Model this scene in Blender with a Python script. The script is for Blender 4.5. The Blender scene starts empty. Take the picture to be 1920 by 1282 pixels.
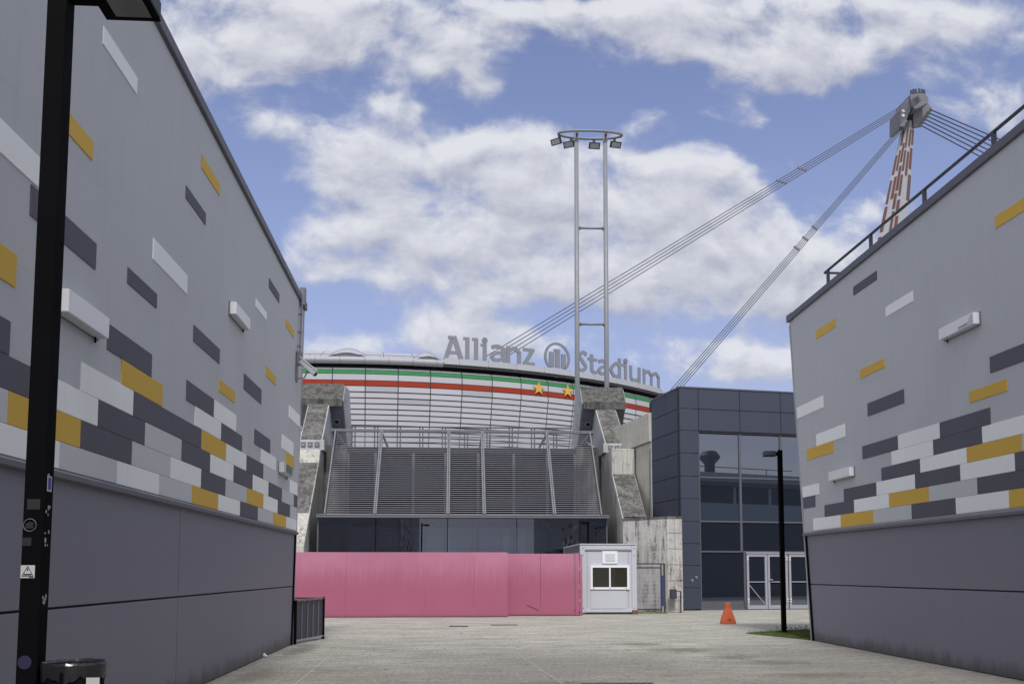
import bpy, math, random
from mathutils import Vector, Matrix
random.seed(7)
R = math.radians
scene = bpy.context.scene
col = scene.collection

# ------------------------------------------------------------------ camera
F_PX, PCX, PCY, EYE = 1770.0, 960.0, 924.0, 1.7      # focal length and principal point in pixels of a 1920 wide picture
PITCH, YAW = math.atan(147 / F_PX), -0.0618547
cam_d = bpy.data.cameras.new('camera')
cam = bpy.data.objects.new('camera', cam_d); col.objects.link(cam)
cam.location = (0, 0, EYE)
CR = Matrix.Rotation(YAW, 3, 'Z') @ Matrix.Rotation(math.pi / 2 + PITCH, 3, 'X')
cam.rotation_euler = CR.to_euler()
cam_d.sensor_width = 36
cam_d.lens = F_PX / 1920 * 36
cam_d.shift_y = (PCY - 641) / 1920
cam_d.clip_start = 0.1
cam_d.clip_end = 3000
scene.camera = cam

def ray(px, py):
    return CR @ Vector(((px - PCX) / F_PX, (PCY - py) / F_PX, -1))
def at(px, py, Y):
    d = ray(px, py); return Vector((0, 0, EYE)) + d * (Y / d.y)

# ------------------------------------------------------------------ sky, sun, exposure
SUN_EL, SUN_AZ = 52, 180          # degrees; azimuth clockwise from +Y
SKY_STRENGTH = 0.1
world = bpy.data.worlds.new('World'); scene.world = world; world.use_nodes = True
SKY_TINT = (1.36, 1.12, 1.19, 1)
CLOUD_HI, CLOUD_LO = (5.65, 5.75, 6.15, 1), (2.6, 2.75, 3.6, 1)   # divided by ten by the background strength

def px2uv(px, py): 
    d = ray(px, py); return d.x / d.y, d.z / d.y
# cloud masses: centre, radii (picture units), weight
CLOUDS = [(430,50,300,75,.75),(700,35,190,60,.7),(520,125,90,45,.55),(350,130,90,70,.3),(840,135,70,28,.5),(905,170,35,28,.4),
 (545,232,75,32,.36),(720,195,110,34,.32),(640,250,90,30,.25),
 (690,300,110,45,.62),(860,320,170,55,.62),(1030,280,120,50,.5),(1010,390,260,80,.6),(1240,320,140,48,.6),(1340,370,80,40,.4),
 (820,450,200,60,.4),(650,460,80,48,.6),(720,500,140,40,.4),(1000,510,260,55,.5),(1250,480,200,90,.55),(1420,440,90,70,.5),(1480,540,110,70,.4),(1360,560,140,40,.3),
 (940,560,90,22,.25),
 (1000,10,200,24,.3),(1330,50,260,62,.75),(1450,110,110,50,.45),(1140,120,70,40,.3),(1700,30,300,60,.75),(1620,105,70,40,.3),
 (1850,190,130,70,.42),(1740,200,60,40,.1),(1380,215,80,30,.28),(1210,215,60,30,.3),
 (640,650,110,32,.5),(840,625,100,42,.6),(960,640,90,36,.5),(1360,670,130,44,.62),(1290,640,60,28,.35),(1440,700,80,30,.4),(1640,420,60,60,.4),(1590,500,90,50,.3)]

def nod(nt, t, **kw):
    n = nt.nodes.new(t)
    for k, v in kw.items(): setattr(n, k, v)
    return n
def vmath(nt, op, a, b=None):
    n = nod(nt, 'ShaderNodeVectorMath', operation=op)
    for i, v in enumerate((a, b)):
        if v is None: continue
        if isinstance(v, (tuple, list)): n.inputs[i].default_value = v
        else: nt.links.new(v, n.inputs[i])
    return n.outputs['Value'] if op in ('DOT_PRODUCT', 'LENGTH') else n.outputs['Vector']
def fmath(nt, op, a, b=None, c=None, clamp=False):
    n = nod(nt, 'ShaderNodeMath', operation=op); n.use_clamp = clamp
    for i, v in enumerate((a, b, c)):
        if v is None: continue
        if isinstance(v, (int, float)): n.inputs[i].default_value = v
        else: nt.links.new(v, n.inputs[i])
    return n.outputs[0]

def mix(nt, fac, a, b, blend='MIX'):
    n = nod(nt, 'ShaderNodeMix', data_type='RGBA', blend_type=blend)
    for i, v in (('Factor', fac), ('A', a), ('B', b)):
        if isinstance(v, (int, float)): n.inputs[i].default_value = v
        elif isinstance(v, tuple): n.inputs[i].default_value = v if len(v) == 4 else (*v, 1)
        else: nt.links.new(v, n.inputs[i])
    return n.outputs['Result']
def cloud_group():
    g = bpy.data.node_groups.new('cloud_density', 'ShaderNodeTree')
    g.interface.new_socket('UV', in_out='INPUT', socket_type='NodeSocketVector')
    g.interface.new_socket('Density', in_out='OUTPUT', socket_type='NodeSocketFloat')
    gi = g.nodes.new('NodeGroupInput'); go = g.nodes.new('NodeGroupOutput')
    uv = gi.outputs[0]
    # warp the coordinate a little so no mass keeps an even outline
    w = nod(g, 'ShaderNodeTexNoise'); w.inputs['Scale'].default_value = 7; w.inputs['Detail'].default_value = 3
    g.links.new(uv, w.inputs['Vector'])
    wv = vmath(g, 'MULTIPLY', vmath(g, 'SUBTRACT', w.outputs['Color'], (.5, .5, .5)), (.085, .05, 0))
    uvw = vmath(g, 'ADD', uv, wv)
    tot = None
    for px, py, rx, ry, wt in CLOUDS:
        cu, cv = px2uv(px, py)
        d = vmath(g, 'MULTIPLY', vmath(g, 'SUBTRACT', uvw, (cu, cv, 0)), (F_PX / rx * .82, F_PX / ry * .82, 0))
        q = vmath(g, 'DOT_PRODUCT', d, d)
        e = fmath(g, 'MULTIPLY', fmath(g, 'EXPONENT', fmath(g, 'MULTIPLY', q, -1)), wt)
        tot = e if tot is None else fmath(g, 'ADD', tot, e)
    tot = fmath(g, 'MINIMUM', tot, .66)
    n1 = nod(g, 'ShaderNodeTexNoise'); n1.inputs['Scale'].default_value = 9; n1.inputs['Detail'].default_value = 8
    n1.inputs['Roughness'].default_value = .56
    g.links.new(vmath(g, 'MULTIPLY', uvw, (1, 1.5, 1)), n1.inputs['Vector'])
    n2 = nod(g, 'ShaderNodeTexNoise'); n2.inputs['Scale'].default_value = 30; n2.inputs['Detail'].default_value = 5
    n2.inputs['Roughness'].default_value = .6
    g.links.new(uvw, n2.inputs['Vector'])
    a = fmath(g, 'MULTIPLY', fmath(g, 'SUBTRACT', n1.outputs['Fac'], .5), 1.4)
    b = fmath(g, 'MULTIPLY', fmath(g, 'SUBTRACT', n2.outputs['Fac'], .5), .42)
    g.links.new(fmath(g, 'ADD', fmath(g, 'ADD', tot, a), b), go.inputs[0])
    return g

def build_world():
    nt = world.node_tree; nt.nodes.clear()
    out = nod(nt, 'ShaderNodeOutputWorld'); bg = nod(nt, 'ShaderNodeBackground')
    bg.inputs['Strength'].default_value = SKY_STRENGTH
    nt.links.new(bg.outputs[0], out.inputs[0])
    sky = nod(nt, 'ShaderNodeTexSky', sky_type='NISHITA')
    sky.sun_disc = False; sky.sun_elevation = R(SUN_EL); sky.sun_rotation = R(SUN_AZ)
    sky.air_density = 1; sky.dust_density = 1.5; sky.ozone_density = 2
    tint = nod(nt, 'ShaderNodeMix', data_type='RGBA', blend_type='MULTIPLY'); tint.inputs['Factor'].default_value = 1
    nt.links.new(sky.outputs[0], tint.inputs['A']); tint.inputs['B'].default_value = SKY_TINT
    tc = nod(nt, 'ShaderNodeTexCoord'); sep = nod(nt, 'ShaderNodeSeparateXYZ')
    nt.links.new(tc.outputs['Generated'], sep.inputs[0])
    yy = fmath(nt, 'MAXIMUM', sep.outputs['Y'], .05)
    u = fmath(nt, 'DIVIDE', sep.outputs['X'], yy); v = fmath(nt, 'DIVIDE', sep.outputs['Z'], yy)
    cmb = nod(nt, 'ShaderNodeCombineXYZ'); nt.links.new(u, cmb.inputs[0]); nt.links.new(v, cmb.inputs[1])
    g = cloud_group()
    g1 = nod(nt, 'ShaderNodeGroup'); g1.node_tree = g; nt.links.new(cmb.outputs[0], g1.inputs[0])
    g2 = nod(nt, 'ShaderNodeGroup'); g2.node_tree = g
    nt.links.new(vmath(nt, 'ADD', cmb.outputs[0], (-.006, .022, 0)), g2.inputs[0])
    d1, d2 = g1.outputs[0], g2.outputs[0]
    # everywhere else: unseen cloud layer laid overhead, brightened and thickened to light the walls
    zz = fmath(nt, 'ADD', fmath(nt, 'MAXIMUM', sep.outputs['Z'], 0), .25)
    c2 = nod(nt, 'ShaderNodeCombineXYZ')
    nt.links.new(fmath(nt, 'DIVIDE', sep.outputs['X'], zz), c2.inputs[0]); nt.links.new(fmath(nt, 'DIVIDE', sep.outputs['Y'], zz), c2.inputs[1])
    n3 = nod(nt, 'ShaderNodeTexNoise'); n3.inputs['Scale'].default_value = 1.6; n3.inputs['Detail'].default_value = 8
    nt.links.new(c2.outputs[0], n3.inputs['Vector'])
    d3 = fmath(nt, 'ADD', n3.outputs['Fac'], .06)
    fr = nod(nt, 'ShaderNodeMapRange'); fr.inputs['From Min'].default_value = .62; fr.inputs['From Max'].default_value = .80
    nt.links.new(sep.outputs['Y'], fr.inputs['Value'])
    dm = nod(nt, 'ShaderNodeMix', data_type='FLOAT'); nt.links.new(fr.outputs[0], dm.inputs['Factor'])
    nt.links.new(d3, dm.inputs[2]); nt.links.new(d1, dm.inputs[3])
    mask = nod(nt, 'ShaderNodeMapRange', interpolation_type='SMOOTHERSTEP')
    mask.inputs['From Min'].default_value = .20; mask.inputs['From Max'].default_value = .72
    nt.links.new(dm.outputs[0], mask.inputs['Value'])
    sh = fmath(nt, 'MULTIPLY', fmath(nt, 'SUBTRACT', d1, d2), 1.5)
    body = fmath(nt, 'MULTIPLY', fmath(nt, 'SUBTRACT', d1, .75), -.35)
    shade = fmath(nt, 'ADD', fmath(nt, 'ADD', sh, body), .58, clamp=True)
    shm = nod(nt, 'ShaderNodeMix', data_type='FLOAT'); nt.links.new(fr.outputs[0], shm.inputs['Factor'])
    shm.inputs[2].default_value = 1.1; nt.links.new(shade, shm.inputs[3])
    cc = nod(nt, 'ShaderNodeMix', data_type='RGBA'); nt.links.new(shm.outputs[0], cc.inputs['Factor'])
    cc.inputs['A'].default_value = CLOUD_LO; cc.inputs['B'].default_value = CLOUD_HI
    mx = nod(nt, 'ShaderNodeMix', data_type='RGBA')
    nt.links.new(fmath(nt, 'MULTIPLY', mask.outputs[0], .97), mx.inputs['Factor'])
    hz = nod(nt, 'ShaderNodeMapRange'); nt.links.new(sep.outputs['Z'], hz.inputs['Value'])
    hz.inputs['From Min'].default_value = .0; hz.inputs['From Max'].default_value = .45; hz.inputs['To Min'].default_value = .8; hz.inputs['To Max'].default_value = 0
    skc = mix(nt, hz.outputs[0], tint.outputs['Result'], (2.4, 2.8, 4.5, 1))
    nt.links.new(skc, mx.inputs['A']); nt.links.new(cc.outputs['Result'], mx.inputs['B'])
    nt.links.new(mx.outputs['Result'], bg.inputs['Color'])
build_world()

sun_d = bpy.data.lights.new('sun', 'SUN'); sun = bpy.data.objects.new('sun', sun_d); col.objects.link(sun)
sun_d.energy = 2.2; sun_d.angle = R(9); sun_d.color = (1, .96, .9)
sd = Vector((math.sin(R(SUN_AZ)) * math.cos(R(SUN_EL)), math.cos(R(SUN_AZ)) * math.cos(R(SUN_EL)), math.sin(R(SUN_EL))))
sun.rotation_euler = sd.to_track_quat('Z', 'Y').to_euler()
vs = scene.view_settings
vs.view_transform = 'Standard'; vs.look = 'None'; vs.gamma = 1; vs.use_curve_mapping = False
vs.exposure = 0.42

# ------------------------------------------------------------------ materials
def new_mat(name):
    m = bpy.data.materials.new(name); m.use_nodes = True
    return m, m.node_tree, m.node_tree.nodes['Principled BSDF']
def pos(nt, scale=(1, 1, 1)):
    g = nod(nt, 'ShaderNodeNewGeometry'); return vmath(nt, 'MULTIPLY', g.outputs['Position'], scale)
def noise(nt, vec, s, d=4, r=.55):
    n = nod(nt, 'ShaderNodeTexNoise'); n.inputs['Scale'].default_value = s; n.inputs['Detail'].default_value = d
    n.inputs['Roughness'].default_value = r; nt.links.new(vec, n.inputs['Vector']); return n.outputs['Fac']
def ramp(nt, v, a, b):
    n = nod(nt, 'ShaderNodeMapRange', interpolation_type='SMOOTHSTEP'); nt.links.new(v, n.inputs['Value'])
    n.inputs['From Min'].default_value = a; n.inputs['From Max'].default_value = b; return n.outputs[0]
def bump(nt, bs, h, st, dist=.01):
    b = nod(nt, 'ShaderNodeBump'); b.inputs['Strength'].default_value = st; b.inputs['Distance'].default_value = dist
    nt.links.new(h, b.inputs['Height']); nt.links.new(b.outputs[0], bs.inputs['Normal'])

def mk_wall(name, c, rough=.75, streak=.18, blotch=.10, bumpst=.25, tile=60, joints=None, base_dirt=False):
    m, nt, bs = new_mat(name)
    dk = tuple(x * .72 for x in c); lt = tuple(min(1, x * 1.12) for x in c)
    st = noise(nt, pos(nt, (3.2, 3.2, .22)), 2.4, 5, .65)
    bl = noise(nt, pos(nt), .45, 5)
    fi = noise(nt, pos(nt), tile, 3)
    cc = mix(nt, fmath(nt, 'MULTIPLY', ramp(nt, st, .45, .8), streak * 2.2), c, dk)
    cc = mix(nt, fmath(nt, 'MULTIPLY', ramp(nt, bl, .4, .7), blotch * 2), cc, lt)
    cc = mix(nt, fmath(nt, 'MULTIPLY', ramp(nt, fi, .35, .75), .12), cc, dk)
    if joints:
        # hairline board joints of the render coat, running bond
        br = nod(nt, 'ShaderNodeTexBrick'); br.offset = .5
        g = nod(nt, 'ShaderNodeNewGeometry'); sp = nod(nt, 'ShaderNodeSeparateXYZ'); nt.links.new(g.outputs['Position'], sp.inputs[0])
        cb = nod(nt, 'ShaderNodeCombineXYZ'); nt.links.new(sp.outputs['Y'], cb.inputs[0]); nt.links.new(sp.outputs['Z'], cb.inputs[1])
        nt.links.new(cb.outputs[0], br.inputs['Vector'])
        br.inputs['Scale'].default_value = 1; br.inputs['Brick Width'].default_value = joints[0]; br.inputs['Row Height'].default_value = joints[1]
        br.inputs['Mortar Size'].default_value = .004; br.inputs['Mortar Smooth'].default_value = .6
        k = fmath(nt, 'MULTIPLY', br.outputs['Fac'], ramp(nt, noise(nt, pos(nt), .7, 3), .42, .62))
        cc = mix(nt, fmath(nt, 'MULTIPLY', k, .5), cc, tuple(x * .5 for x in c))
    if base_dirt:      # splashed dirt and green along the foot
        zs = nod(nt, 'ShaderNodeSeparateXYZ'); nt.links.new(pos(nt), zs.inputs[0])
        h = fmath(nt, 'SUBTRACT', fmath(nt, 'MULTIPLY', noise(nt, pos(nt, (1, 1, .4)), 3, 6, .7), .55), zs.outputs['Z'])
        cc = mix(nt, fmath(nt, 'MULTIPLY', ramp(nt, h, -.05, .26), .75), cc, (.06, .06, .045))
        cc = mix(nt, fmath(nt, 'MULTIPLY', ramp(nt, noise(nt, pos(nt, (1.5, 1.5, .8)), 5, 8, .8), .62, .72), .28), cc, tuple(min(1, x * 1.5) for x in c))
    oi = nod(nt, 'ShaderNodeObjectInfo')
    cc = mix(nt, fmath(nt, 'MULTIPLY', oi.outputs['Random'], .22), cc, dk)
    rn = noise(nt, pos(nt, (6, 6, .12)), 2.2, 6, .7)
    cc = mix(nt, fmath(nt, 'MULTIPLY', ramp(nt, rn, .60, .78), streak * 1.6), cc, tuple(x * .5 for x in c))
    nt.links.new(cc, bs.inputs['Base Color']); bs.inputs['Roughness'].default_value = rough
    bump(nt, bs, fi, bumpst, .004)
    return m
def mk_plain(name, c, rough=.5, metal=0, var=.08, spec=.5):
    m, nt, bs = new_mat(name)
    n = noise(nt, pos(nt), 3, 6, .6)
    cc = mix(nt, fmath(nt, 'MULTIPLY', ramp(nt, n, .35, .7), min(1, var * 3)), c, tuple(x * .7 for x in c))
    nt.links.new(cc, bs.inputs['Base Color']); bs.inputs['Metallic'].default_value = metal
    bs.inputs['Specular IOR Level'].default_value = spec
    nt.links.new(fmath(nt, 'ADD', fmath(nt, 'MULTIPLY', n, .25), rough - .12), bs.inputs['Roughness'])
    return m
def mk_concrete(name, c, dark, amount, streak=1.0, boards=0, green=0):
    """weathered concrete: blotches, soot running down in streaks, board marks"""
    m, nt, bs = new_mat(name)
    n1 = noise(nt, pos(nt), 1.7, 9, .7)
    n2 = noise(nt, pos(nt, (3.5, 3.5, .28)), 1.6, 6, .7)
    n3 = noise(nt, pos(nt), 14, 6, .7)
    n4 = noise(nt, pos(nt, (9, 9, .5)), 1.3, 4, .6)
    cc = mix(nt, ramp(nt, n1, .35, .7), c, tuple(x * .78 for x in c))
    cc = mix(nt, fmath(nt, 'MULTIPLY', ramp(nt, n4, .45, .62), .35 * streak), cc, tuple(min(1, x * 1.3) for x in c))
    k = fmath(nt, 'ADD', fmath(nt, 'MULTIPLY', n2, streak), fmath(nt, 'MULTIPLY', n1, .6))
    k = fmath(nt, 'ADD', k, fmath(nt, 'MULTIPLY', n3, .45))
    lo = (streak * .5 + .3 + .225)
    cc = mix(nt, fmath(nt, 'MULTIPLY', ramp(nt, k, lo + .22 - amount * .45, lo + .36 - amount * .25), .92), cc, dark)
    cc = mix(nt, fmath(nt, 'MULTIPLY', ramp(nt, n3, .5, .72), .4), cc, tuple(x * .55 for x in c))
    if boards:
        sp = nod(nt, 'ShaderNodeSeparateXYZ'); nt.links.new(pos(nt), sp.inputs[0])
        wv = fmath(nt, 'FRACT', fmath(nt, 'MULTIPLY', fmath(nt, 'ADD', sp.outputs['X'], sp.outputs['Y']), 1 / boards))
        ln = ramp(nt, fmath(nt, 'ABSOLUTE', fmath(nt, 'SUBTRACT', wv, .5)), .06, .0)
        cc = mix(nt, fmath(nt, 'MULTIPLY', ln, .45), cc, tuple(x * .4 for x in c))
    nt.links.new(cc, bs.inputs['Base Color']); bs.inputs['Roughness'].default_value = .9
    bump(nt, bs, n3, .6, .02)
    return m
def mk_glass(name, tint, trans, gloss, rough=.01):
    m, nt, bs = new_mat(name); nt.nodes.remove(bs); out = nt.nodes['Material Output']
    gl = nod(nt, 'ShaderNodeBsdfGlossy'); gl.inputs['Roughness'].default_value = rough; gl.inputs['Color'].default_value = (.85, .9, 1, 1)
    tr = nod(nt, 'ShaderNodeBsdfTransparent'); tr.inputs['Color'].default_value = (*tint, 1)
    df = nod(nt, 'ShaderNodeBsdfDiffuse'); df.inputs['Color'].default_value = (*[x * .12 for x in tint], 1)
    a = nod(nt, 'ShaderNodeMixShader'); a.inputs[0].default_value = trans; nt.links.new(df.outputs[0], a.inputs[1]); nt.links.new(tr.outputs[0], a.inputs[2])
    lw = nod(nt, 'ShaderNodeFresnel'); lw.inputs['IOR'].default_value = 1.5
    k = fmath(nt, 'ADD', fmath(nt, 'MULTIPLY', lw.outputs[0], 1), gloss, clamp=True)
    b = nod(nt, 'ShaderNodeMixShader'); nt.links.new(k, b.inputs[0]); nt.links.new(a.outputs[0], b.inputs[1]); nt.links.new(gl.outputs[0], b.inputs[2])
    nt.links.new(b.outputs[0], out.inputs[0])
    return m

M = {}
M['wall_grey'] = mk_wall('wall_grey_render', (.48, .50, .53), streak=.11, joints=(3.0, 1.44))
M['light_grey'] = mk_wall('panel_light_grey', (.56, .585, .61), streak=.06)
M['white'] = mk_wall('panel_white', (.86, .885, .89), streak=.08)
M['dark'] = mk_wall('panel_dark', (.098, .097, .128), streak=.05)
M['gold'] = mk_wall('panel_gold', (.64, .41, .06), streak=.05)
M['plinth'] = mk_wall('plinth_panel', (.205, .205, .252), rough=.6, streak=.10, blotch=.12, tile=90, bumpst=.35, base_dirt=True)
M['coping'] = mk_plain('coping_metal', (.10, .10, .12), .5)
M['ledge'] = mk_plain('ledge_metal', (.13, .13, .155), .5)
M['black_metal'] = mk_plain('black_metal', (.0035, .0035, .0045), .75, spec=.06)
M['charcoal'] = mk_plain('charcoal_metal', (.045, .048, .06), .5)
M['void'] = mk_plain('dark_interior', (.012, .013, .016), .8)
M['steel'] = mk_plain('galvanised_steel', (.36, .37, .41), .5, var=.12)
M['steel_mid'] = mk_plain('weathered_steel', (.15, .16, .185), .6, var=.2)
M['steel_dark'] = mk_plain('dull_steel', (.15, .155, .18), .5, var=.12)
M['slat'] = mk_plain('louvre_slat', (.21, .215, .25), .45, var=.1)
M['cable'] = mk_plain('cable_steel', (.055, .06, .085), .7)
M['mast'] = mk_plain('mast_paint', (.21, .225, .255), .45, var=.08)
M['bowl_white'] = mk_wall('facade_white', (.42, .43, .48), rough=.7, streak=.04, bumpst=.02)
M['bowl_grey'] = mk_wall('facade_grey', (.33, .34, .38), rough=.7, streak=.04, bumpst=.02)
M['green'] = mk_plain('stripe_green', (.04, .20, .075), .75, spec=.15)
M['red'] = mk_plain('stripe_red', (.30, .042, .022), .75, spec=.15)
M['star'] = mk_plain('star_gold', (.60, .36, .05), .4)
M['sign'] = mk_plain('sign_letter', (.20, .21, .245), .5, var=.05)
M['roof'] = mk_wall('roof_membrane', (.40, .42, .46), rough=.5, streak=.2, bumpst=.05)
M['vault'] = mk_plain('vault_sheet', (.40, .42, .47), .4, var=.05)
M['tube'] = mk_wall('roof_gutter', (.34, .35, .39), rough=.5, streak=.35, bumpst=.05)
M['conc'] = mk_concrete('concrete_light', (.46, .455, .42), (.085, .08, .07), .48, streak=1.2, boards=.28)
M['conc_face'] = mk_concrete('concrete_smooth', (.44, .45, .47), (.16, .16, .15), .12, streak=.8)
M['conc_dark'] = mk_concrete('concrete_lichen', (.19, .19, .18), (.045, .045, .043), .9, streak=.7)
M['conc_soot_shade'] = mk_concrete('concrete_soot_and_shade', (.115, .115, .108), (.03, .03, .03), .75, streak=.9)  # soot on the pier heads; painted shade on the side returns
M['conc_low'] = mk_concrete('concrete_stained', (.48, .47, .45), (.06, .055, .05), .50, streak=1.3, boards=.3)
M['conc_side'] = mk_concrete('concrete_ochre', (.50, .49, .43), (.16, .15, .12), .12, streak=.9, boards=.3)
M['head_face'] = mk_concrete('concrete_painted', (.19, .20, .235), (.10, .10, .11), .12, streak=.5)
M['blue_tile'] = mk_wall('blue_cladding', (.040, .048, .080), rough=.55, streak=.10, blotch=.12, tile=120, bumpst=.1)
M['blue_joint'] = mk_plain('joint_and_shadow_black', (.015, .016, .022), .7)
M['frame'] = mk_plain('aluminium_frame', (.33, .34, .39), .4)
M['frame_dark'] = mk_plain('dark_aluminium', (.10, .105, .13), .4)
M['glass'] = mk_glass('coated_glass', (.20, .25, .38), .25, .19)
M['glass_dark'] = mk_glass('dark_glass', (.06, .06, .075), .1, -.03)
M['glass_clear'] = mk_glass('clear_glass', (.60, .63, .70), .95, .06)
M['glass_brown'] = mk_glass('cabin_glass', (.45, .43, .33), .3, .05)
M['glass_frost'] = mk_plain('frosted_glass', (.30, .36, .40), .3)
M['cabin'] = mk_wall('cabin_paint', (.50, .525, .58), rough=.5, streak=.12, blotch=.1, tile=30, bumpst=.08)
M['cabin_trim'] = mk_plain('cabin_white', (.78, .79, .82), .4, var=.03)
M['rust'] = mk_concrete('rusted_steel', (.16, .10, .06), (.03, .025, .02), .4)
M['orange'] = mk_plain('cone_orange', (.52, .105, .03), .5, var=.1)
M['cone_worn'] = mk_plain('cone_worn', (.60, .30, .20), .6)
M['blue_post'] = mk_plain('blue_post', (.03, .06, .22), .5)
M['bag'] = mk_plain('bin_liner', (.018, .018, .022), .25, var=.1)
M['sticker'] = mk_plain('sticker_paper', (.50, .50, .50), .6, var=.15)
M['sticker_dark'] = mk_plain('sticker_faded', (.018, .018, .02), .6, var=.3)
M['sticker_blue'] = mk_plain('sticker_blue', (.05, .05, .30), .5)
M['ink'] = mk_plain('sticker_ink', (.03, .03, .03), .6)
M['sheet_black'] = mk_wall('barrier_sheet', (.045, .047, .062), rough=.55, streak=.15)
M['lens'] = mk_plain('lamp_lens', (.16, .16, .15), .15, var=.15)
M['litter'] = mk_plain('litter_paper', (.7, .7, .7), .7)

def pink_mat():
    m, nt, bs = new_mat('hoarding_pink')
    sp = nod(nt, 'ShaderNodeSeparateXYZ'); nt.links.new(pos(nt), sp.inputs[0])
    st = noise(nt, pos(nt, (7, 7, .35)), 1.7, 6, .7)
    bl = noise(nt, pos(nt, (1, 1, 1)), .6, 5)
    # sun-bleached upper edge, running down in drips
    h = fmath(nt, 'ADD', sp.outputs['Z'], fmath(nt, 'MULTIPLY', fmath(nt, 'SUBTRACT', st, .5), 1.5))
    f = ramp(nt, h, 1.05, 2.3)
    c = mix(nt, f, (.35, .10, .175), (.45, .18, .275))
    c = mix(nt, fmath(nt, 'MULTIPLY', ramp(nt, bl, .35, .7), .35), c, (.31, .08, .15))
    c = mix(nt, fmath(nt, 'MULTIPLY', ramp(nt, noise(nt, pos(nt), 60, 2), .72, .78), .5), c, (.6, .3, .4))
    c = mix(nt, fmath(nt, 'MULTIPLY', ramp(nt, fmath(nt, 'ADD', sp.outputs['Z'], fmath(nt, 'MULTIPLY', bl, .3)), .32, .12), .6), c, (.20, .07, .10))
    nt.links.new(c, bs.inputs['Base Color']); bs.inputs['Roughness'].default_value = .6
    return m
M['pink'] = pink_mat()

def ground_mat():
    m, nt, bs = new_mat('brushed_concrete')
    p = pos(nt)
    br = noise(nt, pos(nt, (.22, 1.1, 1)), 3.0, 7, .75)       # brushing runs across the passage
    br2 = noise(nt, pos(nt, (.5, 4.0, 1)), 2.0, 5, .7)
    br3 = noise(nt, pos(nt, (.07, .5, 1)), 2.2, 5, .7)
    bl = noise(nt, p, .16, 6, .6)
    b2 = noise(nt, pos(nt, (.5, 1.0, 1)), 1.1, 7, .7)
    fi = noise(nt, p, 22, 5, .8)
    sp = nod(nt, 'ShaderNodeSeparateXYZ'); nt.links.new(p, sp.inputs[0])
    c = mix(nt, ramp(nt, br, .38, .62), (.28, .27, .232), (.475, .463, .405))
    c = mix(nt, fmath(nt, 'MULTIPLY', ramp(nt, br3, .42, .6), .35), c, (.25, .24, .215))
    c = mix(nt, fmath(nt, 'MULTIPLY', ramp(nt, br2, .52, .66), .55), c, (.17, .16, .14))
    # dirt in blotches, plus shade between the walls painted in, darkest nearest
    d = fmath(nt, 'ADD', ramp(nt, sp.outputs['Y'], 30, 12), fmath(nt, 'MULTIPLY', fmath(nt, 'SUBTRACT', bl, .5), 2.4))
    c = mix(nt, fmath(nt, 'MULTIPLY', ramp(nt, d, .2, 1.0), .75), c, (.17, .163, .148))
    c = mix(nt, fmath(nt, 'MULTIPLY', ramp(nt, b2, .55, .72), .55), c, (.15, .143, .12))
    c = mix(nt, fmath(nt, 'MULTIPLY', ramp(nt, fi, .5, .72), .55), c, (.10, .095, .085))
    c = mix(nt, fmath(nt, 'MULTIPLY', ramp(nt, fi, .44, .3), .35), c, (.6, .59, .55))
    gr = noise(nt, pos(nt, (3.2, 1.0, 1)), 4.5, 6, .85)
    c = mix(nt, fmath(nt, 'MULTIPLY', ramp(nt, gr, .52, .64), .55), c, (.12, .115, .10))
    c = mix(nt, fmath(nt, 'MULTIPLY', ramp(nt, gr, .46, .36), .40), c, (.60, .59, .54))
    g2 = noise(nt, pos(nt, (1.6, .55, 1)), 4.5, 3, .6)
    c = mix(nt, fmath(nt, 'MULTIPLY', ramp(nt, g2, .60, .66), .55), c, (.11, .105, .09))
    # dark specks of grit
    vo = nod(nt, 'ShaderNodeTexVoronoi'); vo.inputs['Scale'].default_value = 1.3; nt.links.new(p, vo.inputs['Vector'])
    vr = nod(nt, 'ShaderNodeSeparateColor'); nt.links.new(vo.outputs['Color'], vr.inputs[0])
    sz = fmath(nt, 'MULTIPLY', vr.outputs[0], .075)
    k = fmath(nt, 'LESS_THAN', vo.outputs['Distance'], sz)
    c = mix(nt, fmath(nt, 'MULTIPLY', k, .75), c, (.07, .065, .055))
    # the rough patch right of the middle, and the worn nearer ground
    def spot(cx, cy, rx, ry):
        d = vmath(nt, 'MULTIPLY', vmath(nt, 'SUBTRACT', p, (cx, cy, 0)), (1 / rx, 1 / ry, 0))
        return fmath(nt, 'SUBTRACT', 1, vmath(nt, 'LENGTH', d), clamp=True)
    rough = noise(nt, pos(nt, (1.3, 1.5, 1)), 2.4, 9, .85)
    for s in ((4.9, 20.5, 1.6, 1.6), (6.0, 17.6, 1.6, 1.2), (5.6, 18.8, 1.3, 1.4), (4.4, 22.2, 1.4, 1.2), (1.6, 14.6, 1.8, .6), (5.9, 15.4, 2.2, .8), (-3.3, 21.0, .7, 3.5), (-3.2, 16, .8, 3)):
        k = fmath(nt, 'ADD', fmath(nt, 'MULTIPLY', spot(*s), .26), fmath(nt, 'ADD', fmath(nt, 'MULTIPLY', rough, .5), fmath(nt, 'MULTIPLY', fi, .5)))
        c = mix(nt, fmath(nt, 'MULTIPLY', ramp(nt, k, .63, .71), .65), c, (.10, .095, .07))
    nt.links.new(c, bs.inputs['Base Color']); bs.inputs['Roughness'].default_value = .85
    bump(nt, bs, fmath(nt, 'ADD', fmath(nt, 'ADD', br2, fi), rough), .5, .012)
    return m
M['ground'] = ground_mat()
M['joint'] = mk_plain('joint_filler', (.50, .49, .45), .8, var=.3)
M['red_rust'] = mk_plain('pylon_red', (.14, .06, .05), .6, var=.2)
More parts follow.
